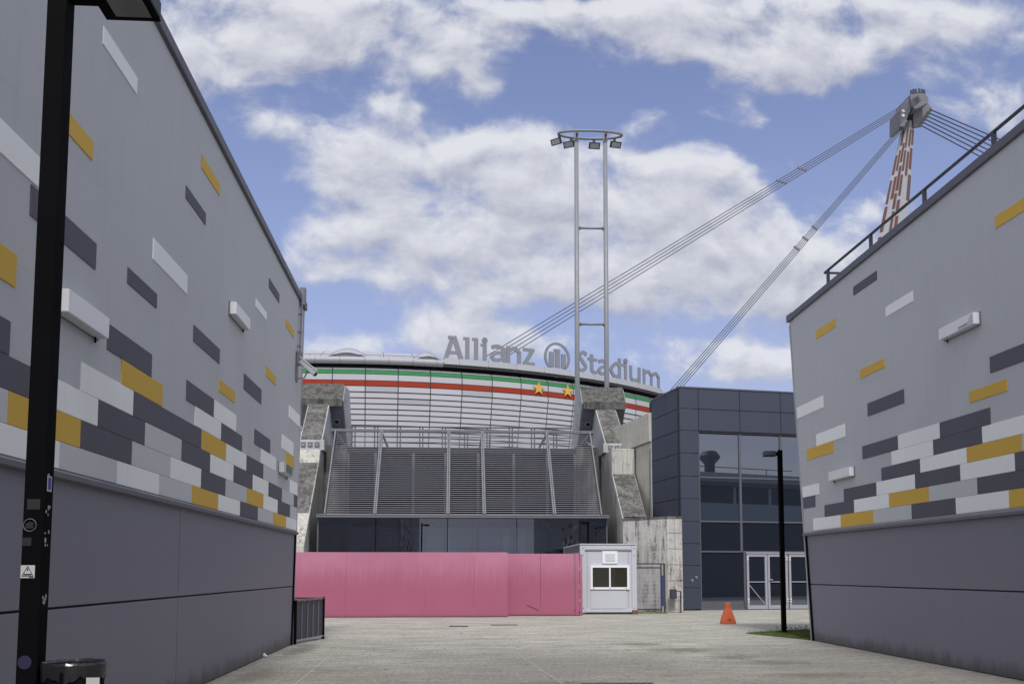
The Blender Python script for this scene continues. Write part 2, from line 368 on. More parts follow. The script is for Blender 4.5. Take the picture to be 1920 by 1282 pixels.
def grass_mat():
    m, nt, bs = new_mat('grass_blade')
    n = noise(nt, pos(nt), 6, 3)
    c = mix(nt, ramp(nt, n, .35, .65), (.06, .12, .015), (.14, .21, .035))
    nt.links.new(c, bs.inputs['Base Color']); bs.inputs['Roughness'].default_value = .7
    return m
M['grass'] = grass_mat()
M['soil'] = mk_plain('soil', (.07, .06, .04), .9, var=.3)

# ------------------------------------------------------------------ geometry helpers
class MB:
    def __init__(s): s.v = []; s.f = []
    def poly_prism(s, pts, ext):
        """pts: planar 3-D outline, ext: extrusion vector"""
        n = len(pts); b = len(s.v); ext = Vector(ext)
        s.v += [Vector(p) for p in pts] + [Vector(p) + ext for p in pts]
        s.f.append(list(range(b, b + n))); s.f.append([b + n + i for i in reversed(range(n))])
        for i in range(n):
            j = (i + 1) % n; s.f.append([b + i, b + n + i, b + n + j, b + j])
        return s
    def box(s, x0, x1, y0, y1, z0, z1):
        return s.poly_prism([(x0, y0, z0), (x1, y0, z0), (x1, y1, z0), (x0, y1, z0)], (0, 0, z1 - z0))
    def beam(s, p, q, w, h, up=(0, 0, 1)):
        p, q = Vector(p), Vector(q); d = (q - p).normalized(); up = Vector(up)
        if abs(d.dot(up)) > .98: up = Vector((0, 1, 0))
        a = d.cross(up).normalized() * w / 2; b = a.cross(d).normalized() * h / 2
        return s.poly_prism([p - a - b, p + a - b, p + a + b, p - a + b], q - p)
    def tube(s, pts, r, n=8, closed=False):
        pts = [Vector(p) for p in pts]; m = len(pts); b = len(s.v); rr = r if isinstance(r, (list, tuple)) else [r] * m
        for i, p in enumerate(pts):
            if closed: d = pts[(i + 1) % m] - pts[i - 1]
            else: d = pts[min(i + 1, m - 1)] - pts[max(i - 1, 0)]
            d.normalize(); up = Vector((0, 0, 1)) if abs(d.z) < .95 else Vector((0, 1, 0))
            a = d.cross(up).normalized(); c = a.cross(d).normalized()
            for k in range(n):
                t = 2 * math.pi * k / n; s.v.append(p + a * math.cos(t) * rr[i] + c * math.sin(t) * rr[i])
        for i in range(m if closed else m - 1):
            o = b + i * n; o2 = b + ((i + 1) % m) * n
            for k in range(n):
                l = (k + 1) % n; s.f.append([o + k, o + l, o2 + l, o2 + k])
        if not closed:
            s.f.append([b + k for k in reversed(range(n))]); s.f.append([b + (m - 1) * n + k for k in range(n)])
        return s
    def lathe(s, c, prof, n=20, sx=1, sy=1):
        b = len(s.v); c = Vector(c)
        for r, z in prof:
            for k in range(n):
                t = 2 * math.pi * k / n; s.v.append(c + Vector((r * math.cos(t) * sx, r * math.sin(t) * sy, z)))
        for i in range(len(prof) - 1):
            for k in range(n):
                l = (k + 1) % n; s.f.append([b + i * n + k, b + i * n + l, b + (i + 1) * n + l, b + (i + 1) * n + k])
        s.f.append([b + k for k in reversed(range(n))]); s.f.append([b + (len(prof) - 1) * n + k for k in range(n)])
        return s
    def quads(s, grid):
        b = len(s.v); nr, nc = len(grid), len(grid[0])
        for r in grid: s.v += [Vector(p) for p in r]
        for i in range(nr - 1):
            for j in range(nc - 1):
                s.f.append([b + i * nc + j, b + i * nc + j + 1, b + (i + 1) * nc + j + 1, b + (i + 1) * nc + j])
        return s
    def build(s, name, mat, parent=None, bevel=0, smooth=False, label=None):
        o_ = root_loc(parent)
        me = bpy.data.meshes.new(name)
        me.from_pydata([tuple(v - o_) for v in s.v], [], s.f); me.update()
        import bmesh
        bm = bmesh.new(); bm.from_mesh(me); bmesh.ops.recalc_face_normals(bm, faces=bm.faces)
        if bevel:
            bmesh.ops.bevel(bm, geom=bm.edges[:], offset=bevel, segments=1, affect='EDGES', clamp_overlap=True)
        bm.to_mesh(me); bm.free()
        if smooth:
            for p in me.polygons: p.use_smooth = True
        me.materials.append(M[mat] if isinstance(mat, str) else mat)
        o = bpy.data.objects.new(name, me); col.objects.link(o)
        if parent is not None: o.parent = parent
        if label: o['label'] = label
        return o
def root_loc(p):
    v = Vector((0, 0, 0))
    while p is not None: v += p.location; p = p.parent
    return v
def tag(o, label=None, cat=None, group=None, kind=None):
    for k, v in (('label', label), ('category', cat), ('group', group), ('kind', kind)):
        if v: o[k] = v
    return o
def thing(name, loc, label, cat, group=None):
    o = bpy.data.objects.new(name, None); o.empty_display_size = .3; col.objects.link(o); o.location = loc
    return tag(o, label, cat, group)
def copy_part(src, parent, loc):
    c = src.copy(); col.objects.link(c); c.parent = parent; c.location = loc; return c
def catmull(pts, n=6, closed=False):
    P = [Vector(p) for p in pts]; m = len(P); out = []
    for i in range(m if closed else m - 1):
        if closed: a, b, c, d = P[i - 1], P[i], P[(i + 1) % m], P[(i + 2) % m]
        else: a, b, c, d = P[max(i - 1, 0)], P[i], P[i + 1], P[min(i + 2, m - 1)]
        for k in range(n):
            t = k / n
            out.append(.5 * ((2 * b) + (-a + c) * t + (2 * a - 5 * b + 4 * c - d) * t * t + (-a + 3 * b - 3 * c + d) * t ** 3))
    if not closed: out.append(P[-1])
    return out

# ------------------------------------------------------------------ ground
g = MB()
g.quads([[(-900, -700, 0), (900, -700, 0)], [(-900, 1500, 0), (900, 1500, 0)]])
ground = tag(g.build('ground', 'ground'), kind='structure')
for (x0, y0, x1, y1) in ((-2.35, 13.0, -2.55, 22.4), (1.75, 13.0, 1.35, 19.6), (2.75, 26.0, 2.6, 33.5)):
    MB().beam((x0, y0, .003), (x1, y1, .003), .012, .004).build('joint', 'joint', ground)

# ------------------------------------------------------------------ the two wall buildings
XL, XR = -3.744, 8.878
def patterned_building(side, x_in, x_out, y_front, y_bot, y_top, top_far, top_slope, root_label):
    """a long building whose inner wall is rendered above a panelled plinth; far edge leans outward"""
    sg = 1 if side == 'L' else -1          # direction into the passage
    root = thing('patterned_building', (x_in, y_bot, 0), root_label, 'building', 'patterned buildings either side of the passage')
    ztop = lambda y: top_far + (y_top - y) * top_slope
    w = lambda z: y_bot + (y_top - y_bot) * z / top_far      # y of the leaning edge at height z
    zl = 2.60 if side == 'L' else 2.62
    # upper rendered wall
    MB().poly_prism([(x_in, y_front, zl), (x_in, w(zl), zl), (x_in, y_top, top_far), (x_in, y_front, ztop(y_front))], (x_out - x_in, 0, 0)).build('wall', 'wall_grey', root)
    # core behind the plinth panels
    xi = x_in - sg * .06
    MB().poly_prism([(xi, y_front, 0), (xi, y_bot - .02, 0), (xi, w(zl) - .02, zl - .01), (xi, y_front, zl - .01)], (x_out - xi, 0, 0)).build('plinth_core', 'blue_joint', root)
    return root, sg, ztop, w, zl
# left one
lb, sgL, ztL, wL, zlL = patterned_building('L', XL, XL - 14, -14, 22.53, 23.35, 8.25, .026,
    'grey building on the left with gold, white and dark blocks above a dark plinth')
rb, sgR, ztR, wR, zlR = patterned_building('R', XR, XR + 26, -14, 23.12, 24.12, 8.36, .024,
    'grey building on the right with a railing along its roof and block pattern')

def plinth(root, x, sg, w, y_breaks, z_breaks):
    for i in range(len(y_breaks) - 1):
        for j in range(len(z_breaks) - 1):
            y0, y1 = y_breaks[i] + .012, y_breaks[i + 1] - .012; z0, z1 = z_breaks[j] + .012, z_breaks[j + 1] - .012
            last = i == len(y_breaks) - 2
            a0, a1 = (w(z0) - .02, w(z1) - .02) if last else (y1, y1)
            MB().poly_prism([(x - sg * .02, y0, z0), (x - sg * .02, a0, z0), (x - sg * .02, a1, z1), (x - sg * .02, y0, z1)], (-sg * .039, 0, 0)).build('plinth_panel', 'plinth', root, bevel=.004)
plinth(lb, XL, sgL, wL, [-14, -5.4, 3.94, 13.27, 22.53], [.0, 1.355, zlL - .005])
plinth(rb, XR, sgR, wR, [-14, -2.0, 11.0, 23.12], [.0, 1.385, zlR - .005])
# ledge between plinth and render, coping along the top, far edge trims
for root, x, sg, w, zt, zl, xo in ((lb, XL, 1, wL, ztL, zlL, XL - 14), (rb, XR, -1, wR, ztR, zlR, XR + 26)):
    MB().poly_prism([(x - sg * .01, -14, zl - .035), (x + sg * .055, -14, zl - .02), (x + sg * .055, -14, zl + .03), (x - sg * .01, -14, zl + .075)], (0, w(zl) + 14, 0)).build('ledge', 'ledge', root)
    yt = w(8.3)
    MB().poly_prism([(x + sg * .06, -14, zt(-14) - .06), (x + sg * .06, yt + .03, zt(yt) - .06), (x + sg * .06, yt + .03, zt(yt) + .10), (x + sg * .06, -14, zt(-14) + .10)], (-sg * .45, 0, 0)).build('coping', 'coping', root, bevel=.01)
    MB().poly_prism([(x + sg * .066, yt - .3, zt(yt) - .066), (x + sg * .066, yt + .06, zt(yt) - .066), (x + sg * .066, yt + .06, zt(yt) + .112), (x + sg * .066, yt - .3, zt(yt) + .112)], (-sg * 13.9, 0, 0)).build('coping', 'coping', root)
    # pale metal trim up the leaning edge
    MB().poly_prism([(x + sg * .012, w(0) - .05, 0), (x + sg * .012, w(0) + .035, 0), (x + sg * .012, w(8.2) + .035, 8.2), (x + sg * .012, w(8.2) - .05, 8.2)], (-sg * .12, 0, 0)).build('edge_trim', 'steel', root)
    MB().poly_prism([(x + sg * .016, w(0) - .13, 0), (x + sg * .016, w(0) - .055, 0), (x + sg * .016, w(zl - .04) - .055, zl - .04), (x + sg * .016, w(zl - .04) - .13, zl - .04)], (-sg * .03, 0, 0)).build('edge_trim', 'black_metal', root)

COLN = {'W': ('white', 'white painted block'), 'D': ('dark', 'dark grey painted block'), 'G': ('light_grey', 'light grey painted block'), 'Y': ('gold', 'gold painted block')}
LROW = [2.668, 2.93, 3.215, 3.505, 3.80, 4.085, 4.375, 4.69]
LB = {0: [(6.1,7.6,'G'),(7.6,9.14,'W'),(9.14,10.68,'G'),(10.68,12.18,'W'),(12.18,13.69,'G'),(13.69,15.21,'Y'),(15.21,16.75,'W'),(16.75,18.27,'D'),(18.27,19.8,'G'),(19.8,21.34,'Y'),(21.34,22.74,'W')],
 1: [(6.5,8.07,'G'),(8.07,9.62,'Y'),(9.62,11.14,'D'),(11.14,12.64,'G'),(12.64,14.16,'W'),(14.16,15.67,'D'),(15.67,17.25,'G'),(17.25,18.77,'Y'),(18.77,20.28,'W'),(20.28,21.8,'D'),(21.8,22.76,'G')],
 2: [(7.0,8.52,'D'),(8.52,10.06,'W'),(10.06,11.58,'D'),(11.58,13.12,'G'),(13.12,14.66,'D'),(14.66,16.2,'W'),(16.2,17.74,'D'),(17.74,19.24,'W'),(19.24,20.76,'D'),(20.76,22.28,'G'),(22.28,22.8,'D')],
 3: [(6.5,8.06,'D'),(9.58,11.13,'W'),(11.13,12.62,'D'),(12.62,14.12,'D'),(14.12,15.65,'Y'),(15.65,17.17,'W'),(17.17,18.7,'D'),(18.7,20.2,'G'),(21.8,22.84,'W')],
 4: [(10.72,12.22,'Y'),(13.75,15.28,'W'),(15.28,16.80,'D'),(18.47,20.0,'W')],
 5: [(10.26,11.76,'D'),(13.29,14.80,'D'),(14.80,16.32,'W'),(17.84,19.35,'D'),(21.21,22.27,'Y')],
 6: [(20.66,22.12,'W')]}
LX = [(6.9,8.12,4.105,4.395,'Y'),(8.33,9.86,4.825,5.108,'D'),(6.95,8.47,5.13,5.415,'W'),(8.78,9.67,5.915,6.125,'Y'),(10.81,11.88,4.985,5.175,'D'),
 (11.67,13.18,5.555,5.828,'W'),(13.56,15.08,4.99,5.232,'D'),(15.09,16.18,4.56,4.755,'Y'),(16.85,18.37,4.93,5.218,'D'),(18.73,19.81,5.58,5.778,'Y'),
 (21.45,22.95,5.18,5.468,'W'),(12.99,14.04,6.87,7.053,'D'),(13.73,14.81,7.63,7.83,'Y'),(9.83,10.91,7.27,7.475,'W'),(18.89,20.0,7.40,7.597,'D'),(17.68,18.70,6.665,6.83,'W'),(20.81,21.92,7.12,7.30,'Y')]
def block(root, x, sg, y0, y1, z0, z1, c, wfun=None, proud=.012):
    e0 = min(y1, wfun(z0) - .09) if wfun else y1; e1 = min(y1, wfun(z1) - .09) if wfun else y1
    m, lab = COLN[c]
    MB().poly_prism([(x + sg * proud, y0 + .002, z0 + .002), (x + sg * proud, e0 - .002, z0 + .002), (x + sg * proud, e1 - .002, z1 - .002), (x + sg * proud, y0 + .002, z1 - .002)], (-sg * (proud + .01), 0, 0)).build('panel', m, root, label=lab, bevel=.003)
for k, lst in LB.items():
    for y0, y1, c in lst: block(lb, XL, 1, y0, y1, LROW[k], LROW[k + 1], c, wL)
for y0, y1, z0, z1, c in LX: block(lb, XL, 1, y0, y1, z0, z1, c, wL)
RROW = [2.71, 3.0, 3.285, 3.572, 3.845, 4.128, 4.415, 4.75]
RB = {0: [(9.7,11.3,'W'),(11.3,12.9,'G'),(12.9,14.54,'Y'),(14.54,16.15,'W'),(16.15,17.77,'D'),(17.77,19.45,'G'),(19.45,21.14,'Y'),(21.14,22.8,'W')],
 1: [(10.6,12.2,'W'),(12.2,13.8,'G'),(13.8,15.44,'D'),(15.44,17.08,'G'),(17.08,18.70,'Y'),(18.70,20.39,'W'),(20.39,22.07,'D')],
 2: [(11.1,12.7,'G'),(12.7,14.34,'D'),(14.34,15.96,'W'),(15.96,17.59,'D'),(17.59,19.26,'W'),(19.26,20.93,'D'),(22.64,23.45,'D')],
 3: [(12.5,14.13,'G'),(14.13,15.73,'Y'),(15.73,17.37,'W'),(17.37,19.01,'D'),(22.39,23.5,'W')],
 4: [(13.6,15.23,'W'),(15.23,16.86,'D'),(16.86,18.53,'W')],
 5: [(14.97,16.60,'D'),(16.60,18.23,'W'),(18.23,19.89,'D')]}
RX = [(13.3,14.92,4.97,5.25,'D'),(14.46,15.58,4.59,4.79,'Y'),(17.92,19.57,5.015,5.30,'D'),(20.77,22.47,4.755,5.05,'W'),(21.44,23.11,4.48,4.765,'Y'),
 (21.98,23.75,5.635,5.93,'W'),(18.70,19.88,5.90,6.10,'Y'),(17.42,18.58,6.92,7.13,'W'),(21.12,22.32,7.385,7.59,'Y'),(18.93,20.10,7.82,8.02,'D'),(13.45,14.60,7.31,7.52,'Y')]
for k, lst in RB.items():
    for y0, y1, c in lst: block(rb, XR, -1, y0, y1, RROW[k], RROW[k + 1], c, wR)
for y0, y1, z0, z1, c in RX: block(rb, XR, -1, y0, y1, z0, z1, c, wR)

# wall lights: long white boxes on the walls
def wall_light(x, sg, y0, y1, z0, z1, label, peeled=False, grille=False):
    t = thing('wall_light', (x, (y0 + y1) / 2, z0), label, 'wall light', 'box lights on the patterned walls')
    MB().box(min(x, x + sg * .125), max(x, x + sg * .125), y0, y1, z0, z1).build('housing', 'cabin_trim' if not grille else 'light_grey', t, bevel=.006)
    MB().box(min(x + sg * .02, x + sg * .105), max(x + sg * .02, x + sg * .105), y0 + .05, y1 - .05, z0 - .012, z0 - .001).build('diffuser', 'light_grey', t)
    MB().box(min(x + sg * .001, x + sg * .02), max(x + sg * .001, x + sg * .02), y0 - .012, y1 + .012, z0 - .02, z1 + .012).build('back_plate', 'steel_dark', t)
    MB().tube([(x + sg * .03, y1 - .12, z0 - .012), (x + sg * .03, y1 - .12, z0 - .07)], .012).build('fixing', 'black_metal', t)
    if peeled:
        fx = x + sg * .127
        MB().poly_prism([(fx, y0 + .02, z1 - .02), (fx, y0 + .10, z1 - .03), (fx, y0 + .16, z1 - .11), (fx, y0 + .28, z0 + .06), (fx, y0 + .42, z0 + .05), (fx, y0 + .5, z0 + .005), (fx, y0 + .02, z0 + .005)], (sg * .002, 0, 0)).build('peeled_patch', 'light_grey', t)
        for q in range(5):
            yy = y0 + .2 + q * .06
            MB().beam((fx + sg * .003, yy, z0 + .05 + random.random() * .03), (fx + sg * .003, yy + .045, z0 + .03 + random.random() * .04), .004, .012).build('flake', 'charcoal', t)
    if grille:
        for q in range(5):
            MB().box(min(x + sg * .126, x + sg * .14), max(x + sg * .126, x + sg * .14), y0 + .25, y1 - .05, z0 + .03 + q * .04, z0 + .045 + q * .04).build('louvre', 'steel_dark', t)
wall_light(XL, 1, 8.93, 9.98, 4.13, 4.35, 'largest white box light on the left wall, just right of the near lamp post')
wall_light(XL, 1, 15.63, 16.71, 5.96, 6.165, 'white box light high on the left wall, beside the sky')
wall_light(XL, 1, 20.3, 21.35, 3.81, 4.03, 'small grilled box light low on the far end of the left wall', grille=True)
wall_light(XR, -1, 15.15, 16.30, 5.87, 6.07, 'white box light with peeling paint high on the right wall', peeled=True)
wall_light(XR, -1, 20.33, 21.5, 3.815, 4.01, 'small pale box light low on the right wall among the blocks')

# conduit and camera at the left building's far corner
MB().tube([(XL + .06, 22.45, 6.9), (XL + .06, 22.62, 8.15)], .022).build('conduit', 'steel_dark', lb)
for z in (7.05, 7.4, 7.85):
    MB().box(XL, XL + .085, 22.45 + (z - 6.9) * .136 - .03, 22.45 + (z - 6.9) * .136 + .03, z, z + .03).build('clip', 'steel_dark', lb)
MB().box(XL + .0, XL + .14, 22.6, 22.78, 8.1, 8.55).build('conduit_head', 'steel_dark', lb, bevel=.02)
cc = thing('security_camera', (XL + .05, 22.35, 6.45), 'grey security camera on a bracket at the far edge of the left wall', 'security camera')
MB().box(XL + .008, XL + .12, 22.25, 22.40, 6.57, 6.90).build('junction_box', 'steel_dark', cc, bevel=.01)
MB().box(XL + .01, XL + .04, 22.25, 22.38, 6.17, 6.57).build('mount_plate', 'steel_dark', cc)
MB().tube([(XL + .03, 22.32, 6.25), (XL + .2, 22.32, 6.27), (XL + .27, 22.32, 6.43)], .02).build('arm', 'steel_dark', cc)
a, b = Vector((XL + .10, 22.32, 6.67)), Vector((XL + .46, 22.30, 6.35))
MB().beam(a, b, .15, .12).build('housing', 'steel', cc, bevel=.012)
MB().beam(a + Vector((.0, 0, .085)), b + Vector((.06, 0, .075)), .18, .02).build('sun_shield', 'light_grey', cc)
MB().beam(b, b + (b - a).normalized() * .02, .10, .08).build('lens', 'black_metal', cc)

# roof railing of the right building
rr = thing('roof_railing', (9.05, 22.1, 8.4), 'dark metal roof railing running along the right building', 'railing')
zr_ = lambda y: 8.99 + (22.1 - y) * .012
MB().tube([(9.05, 22.1, zr_(22.1)), (9.05, -13, zr_(-13))], .032).build('top_rail', 'charcoal', rr, smooth=True)
MB().tube([(9.05, 22.1, zr_(22.1)), (33, 22.1, zr_(22.1))], .03).build('top_rail', 'charcoal', rr, smooth=True)
MB().tube([(9.05, 22.1, 8.56), (33, 22.1, 8.56)], .022).build('mid_rail', 'charcoal', rr)
MB().tube([(9.05, 22.1, 8.56), (9.05, -13, 8.95)], .022).build('mid_rail', 'charcoal', rr)
for y in [21.9 - 2.36 * k for k in range(15)]:
    MB().poly_prism([(9.02, y - .035, 8.2), (9.08, y - .035, 8.2), (9.08, y + .035, 8.2), (9.02, y + .035, 8.2)], (0, 0, zr_(y) - 8.2)).build('post', 'charcoal', rr)
for k in range(1, 10):
    MB().tube([(9.05 + 2.4 * k, 22.1, 8.2), (9.05 + 2.4 * k, 22.1, 8.99)], .025).build('post', 'charcoal', rr)
# vent cowl on its roof (seen mirrored in the glass opposite)
vc = thing('vent_cowl', (25.1, 22.9, 8.3), 'dark roof vent cowl standing on the right building, mirrored in the blue building glass', 'vent')
MB().lathe((25.1, 22.9, 8.2), [(.36, 0), (.36, .85), (.40, .9)], 20).build('stack', 'charcoal', vc, smooth=True)
MB().lathe((25.1, 22.9, 9.1), [(.40, 0), (.72, .35), (.72, .5), (.50, .8), (.42, .85)], 20).build('cowl', 'charcoal', vc)
# back of the right building
MB().box(12, 33.5, 23.9, 24.22, 6.3, 7.4).build('window_band', 'void', rb)
MB().box(12, 33.5, 24.0, 24.25, 5.05, 6.28).build('balustrade', 'glass_frost', rb)
MB().box(12, 33.5, 23.9, 24.2, .3, 5.0).build('rear_glazing', 'void', rb)
MB().box(11.5, 34, 23.9, 24.6, 7.42, 7.7).build('canopy', 'charcoal', rb)
for k in range(7): MB().box(14 + k * 3, 14.2 + k * 3, 24.1, 24.3, 6.2, 7.4).build('window_post', 'steel', rb)

# ------------------------------------------------------------------ stadium bowl
RS, CXS, CYS = 62.0, -14.5, 182.0
def SP(s, inset, z):
    if s < 0: return Vector((CXS + s, CYS - RS + inset, z))
    a = s / RS; return Vector((CXS + (RS - inset) * math.sin(a), CYS - (RS - inset) * math.cos(a), z))
def s_at(px, inset=0):
    """arc length where the picture column px meets the facade"""
    d = ray(px, 720); k = d.x / d.y; lo, hi = -30.0, 75.0
    for _ in range(40):
        m_ = (lo + hi) / 2; p = SP(m_, inset, 0)
        if p.x / p.y < k: lo = m_
        else: hi = m_
    return lo
st = thing('stadium', (CXS, CYS - RS, 0), 'white panelled stadium bowl with a green, white and red band behind the glass entrance', 'stadium')
SJ = [7.32 + 4.18 * k for k in range(-6, 15)]
rows = [(28.1, 1.3), (27.85, .62), (27.45, .15), (26.88, 0), (26.06, 0), (25.35, .03), (24.57, .12), (23.83, .24), (23.12, .36), (22.41, .48), (21.75, .6), (21.03, .75), (20.39, .88), (19.7, 1.0), (19.0, 1.15), (18.3, 1.3), (17.6, 1.45), (16.9, 1.6), (16.2, 1.75)]
# dark carrier behind the panels
b_ = MB(); ss = [-30 + 2.0 * k for k in range(52)]
b_.quads([[SP(s, i + .22, z) for s in ss] for z, i in [(29.0, 2.4)] + rows + [(8, 3), (0, 3)]])
b_.build('carrier', 'blue_joint', st)
GREY = {(6, 4), (6, 7), (6, 8 + 4), (8, 6), (9, 15)}
for j in range(len(SJ) - 1):
    for i in range(len(rows) - 1):
        (z1, i1), (z0, i0) = rows[i], rows[i + 1]
        mat = 'steel_dark' if i == 0 else 'bowl_white'
        lab = None
        if i == 2: mat, lab = 'green', 'green stripe panel'
        elif i == 4: mat, lab = 'red', 'red stripe panel'
        elif (i, j) in ((5, 5), (5, 8), (7, 6), (5, 16), (6, 12), (9, 3)): mat, lab = 'bowl_grey', 'grey replacement panel'
        if i == 0: z1 -= .02
        gz = .035 if i < 5 else .055
        m = MB(); s0, s1 = SJ[j] + .06, SJ[j + 1] - .06; n = 3
        fr = [[SP(s0 + (s1 - s0) * q / n, i0 if t == 0 else i1, (z0 + gz) if t == 0 else (z1 - gz)) for q in range(n + 1)] for t in (0, 1)]
        if i >= 5:      # lower courses overlap like scales: bottom edge stands proud
            fr[0] = [SP(s0 + (s1 - s0) * q / n, i0 - .12, z0 + gz) for q in range(n + 1)]
        bk = [[SP(s0 + (s1 - s0) * q / n, (i0 if t == 0 else i1) + .1, (z0 + gz) if t == 0 else (z1 - gz)) for q in range(n + 1)] for t in (0, 1)]
        m.quads([bk[0], fr[0], fr[1], bk[1]])
        m.build('facade_panel', mat, st, label=lab)
for j in range(len(SJ)):
    MB().tube([SP(SJ[j], i - .02, z) for z, i in rows], .05, 5).build('joint_profile', 'charcoal', st)
# gold stars
def star(px, py):
    s = s_at(px); p = SP(s, -.16, 0); zc = 1.7 + (1071 - py) / 1770 * p.y * 1.0
    t = Vector((math.cos(max(s, 0) / RS), math.sin(max(s, 0) / RS), 0)); nrm = Vector((math.sin(s / RS), -math.cos(s / RS), 0))
    pts = []
    for k in range(10):
        r = .95 if k % 2 == 0 else .38; a = math.pi / 2 + k * math.pi / 5
        pts.append(Vector((p.x, p.y, zc)) + t * r * math.cos(a) + Vector((0, 0, r * math.sin(a))))
    MB().poly_prism(pts, nrm * .05).build('star', 'star', st, label='gold five-pointed star on the striped band')
star(1009, 723.5); star(1063, 728); star(1114, 733)
# roof edge: gutter tube, roof slope, parapet
def sweep(s0, s1, prof, n=24, close=False):
    m = MB(); m.quads([[SP(s0 + (s1 - s0) * q / n, i, z) for i, z in prof] for q in range(n + 1)])
    return m
arc = [(.15 + .55 * math.cos(R(t)) * -1, 28.66 + .46 * math.sin(R(t))) for t in range(-90, 120, 20)]
sA = s_at(829); sB = s_at(1238)
sweep(-30, sA, arc, 30).build('gutter', 'tube', st, smooth=True)
sweep(sB, 72, [(i, z + .15) for i, z in arc], 14).build('gutter', 'tube', st, smooth=True)
MB().poly_prism([SP(sA, i, z) for i, z in arc], (.08, 0, 0)).build('gutter_end', 'tube', st)
q_ = -28
while q_ < sA:
    MB().tube([SP(q_, i - .012, z) for i, z in arc], .025, 4).build('gutter_strap', 'steel_dark', st); q_ += 3.1
sweep(-30, sA, [(.5, 29.0), (6, 31.1), (14, 31.8), (30, 32.6)], 30).build('roof', 'roof', st)
sweep(sA, 72, [(.5, 29.0), (6, 29.75), (14, 30.3), (30, 31.2)], 40).build('roof', 'roof', st)
MB().tube([SP(s, .3, 29.42) for s in [-30 + 2 * k for k in range(int((sA + 30) / 2) + 1)]], .035, 5).build('roof_rail', 'steel_dark', st)
for k in range(14):
    s = -28 + k * 3.0
    if s < sA: MB().beam(SP(s, .3, 29.0), SP(s, .3, 29.42), .05, .05).build('rail_post', 'steel_dark', st)
for k in range(24):
    s = -28 + k * 4.18
    MB().tube([SP(s, .6, 29.06), SP(s, 6, (31.12 if s < sA else 29.77)), SP(s, 14, (31.82 if s < sA else 30.32))], .04, 4).build('roof_seam', 'steel_dark', st)
for (pa, pb, zt_) in ((608, 688, .72), (780, 832, .62)):
    s0, s1 = s_at(pa), s_at(pb)
    def vault(ins, zb, k): return [SP(s0 + (s1 - s0) * q / 14, ins, zb + k * math.sin(math.pi * q / 14)) for q in range(15)]
    MB().quads([vault(.9, 29.2, zt_ * .85), vault(3.2, 29.9, zt_ * 1.35), vault(7, 30.4, zt_ * .9)]).build('roof_vault', 'vault', st, smooth=True)
    MB().quads([vault(1.1, 29.2, zt_ * .82), vault(1.1, 29.0, 0)]).build('added_vault_infill', 'roof', st)  # panel added to close the arch, standing in for the lit roof inside
    MB().tube(vault(.85, 29.2, zt_ * .85), .07, 6).build('vault_rib', 'steel', st, smooth=True)
    MB().tube(vault(3.2, 29.95, zt_ * 1.35), .04, 6).build('vault_rib', 'steel', st, smooth=True)
# parapet panels under the lettering
pj = [sA + .15] + [s_at(p) for p in (860, 914, 967, 1018, 1066, 1110, 1153, 1195, 1235)]
for k in range(len(pj) - 1):
    s0, s1 = pj[k] + .03, pj[k + 1] - .03
    m = MB(); f0 = [SP(s0 + (s1 - s0) * q / 3, -.35, 28.55) for q in range(4)]; f1 = [SP(s0 + (s1 - s0) * q / 3, -.35, 29.32) for q in range(4)]
    bk0 = [SP(s0 + (s1 - s0) * q / 3, .5, 28.55) for q in range(4)]; bk1 = [SP(s0 + (s1 - s0) * q / 3, .5, 29.32) for q in range(4)]
    m.quads([bk0, f0, f1, bk1]); m.build('parapet_panel', 'roof', st)
sweep(sA, sB, [(.3, 28.5), (.1, 28.3), (.9, 28.2)], 20).build('soffit', 'blue_joint', st)  # black strip painting in the shadow line under the parapet
for i_, z_ in ((.25, 28.42), (.1, 28.28)):
    MB().tube([SP(sA + (sB - sA) * q / 24, i_ - .2, z_) for q in range(25)], .05, 5).build('soffit_rail', 'steel_dark', st)

# ------------------------------------------------------------------ roof sign
sg_ = thing('stadium_sign', SP(s_at(1040), -.3, 29.3), 'large grey letters reading Allianz Stadium with a round emblem on the roof edge', 'sign')
ZB = 29.30
def letter(px0, px1, strokes, name='letter', z0=ZB, label=None):
    """strokes: list of (points, width); points in (0..w metres, z metres)"""
    s0, s1 = s_at(px0, -.3), s_at(px1, -.3); w = s1 - s0; sm = (s0 + s1) / 2
    o = SP(sm, -.15, z0); a = sm / RS; t = Vector((math.cos(a), math.sin(a), 0)); nrm = Vector((math.sin(a), -math.cos(a), 0))
    m = MB()
    for k, (pts, wd) in enumerate(strokes(w)):
        P = [Vector((p[0], p[1])) for p in pts]; L, Rr = [], []
        for i, p in enumerate(P):
            d = (P[min(i + 1, len(P) - 1)] - P[max(i - 1, 0)]).normalized()
            if 0 < i < len(P) - 1:
                d1 = (P[i] - P[i - 1]).normalized(); d2 = (P[i + 1] - P[i]).normalized(); sc = 1 / max(.5, d1.dot(d))
            else: sc = 1
            nn = Vector((-d.y, d.x)) * wd / 2 * min(sc, 1.5); L.append(p + nn); Rr.append(p - nn)
        dp = .16 + .012 * k
        to3 = lambda q, e: o + t * (q.x - w / 2) + Vector((0, 0, q.y)) + nrm * e
        for i in range(len(P) - 1):
            m.poly_prism([to3(q, -.012 * k) for q in (L[i], L[i + 1], Rr[i + 1], Rr[i])], nrm * (dp + .012 * k))
    return m.build(name, 'sign', sg_, label=label)
T = .56
def cm(pts, n=5): return [tuple(p) for p in catmull([(x, y, 0) for x, y in pts], n)]
def c2(pts, n=5): return [(p[0], p[1]) for p in cm(pts, n)]
H_, X_ = 3.0, 2.33
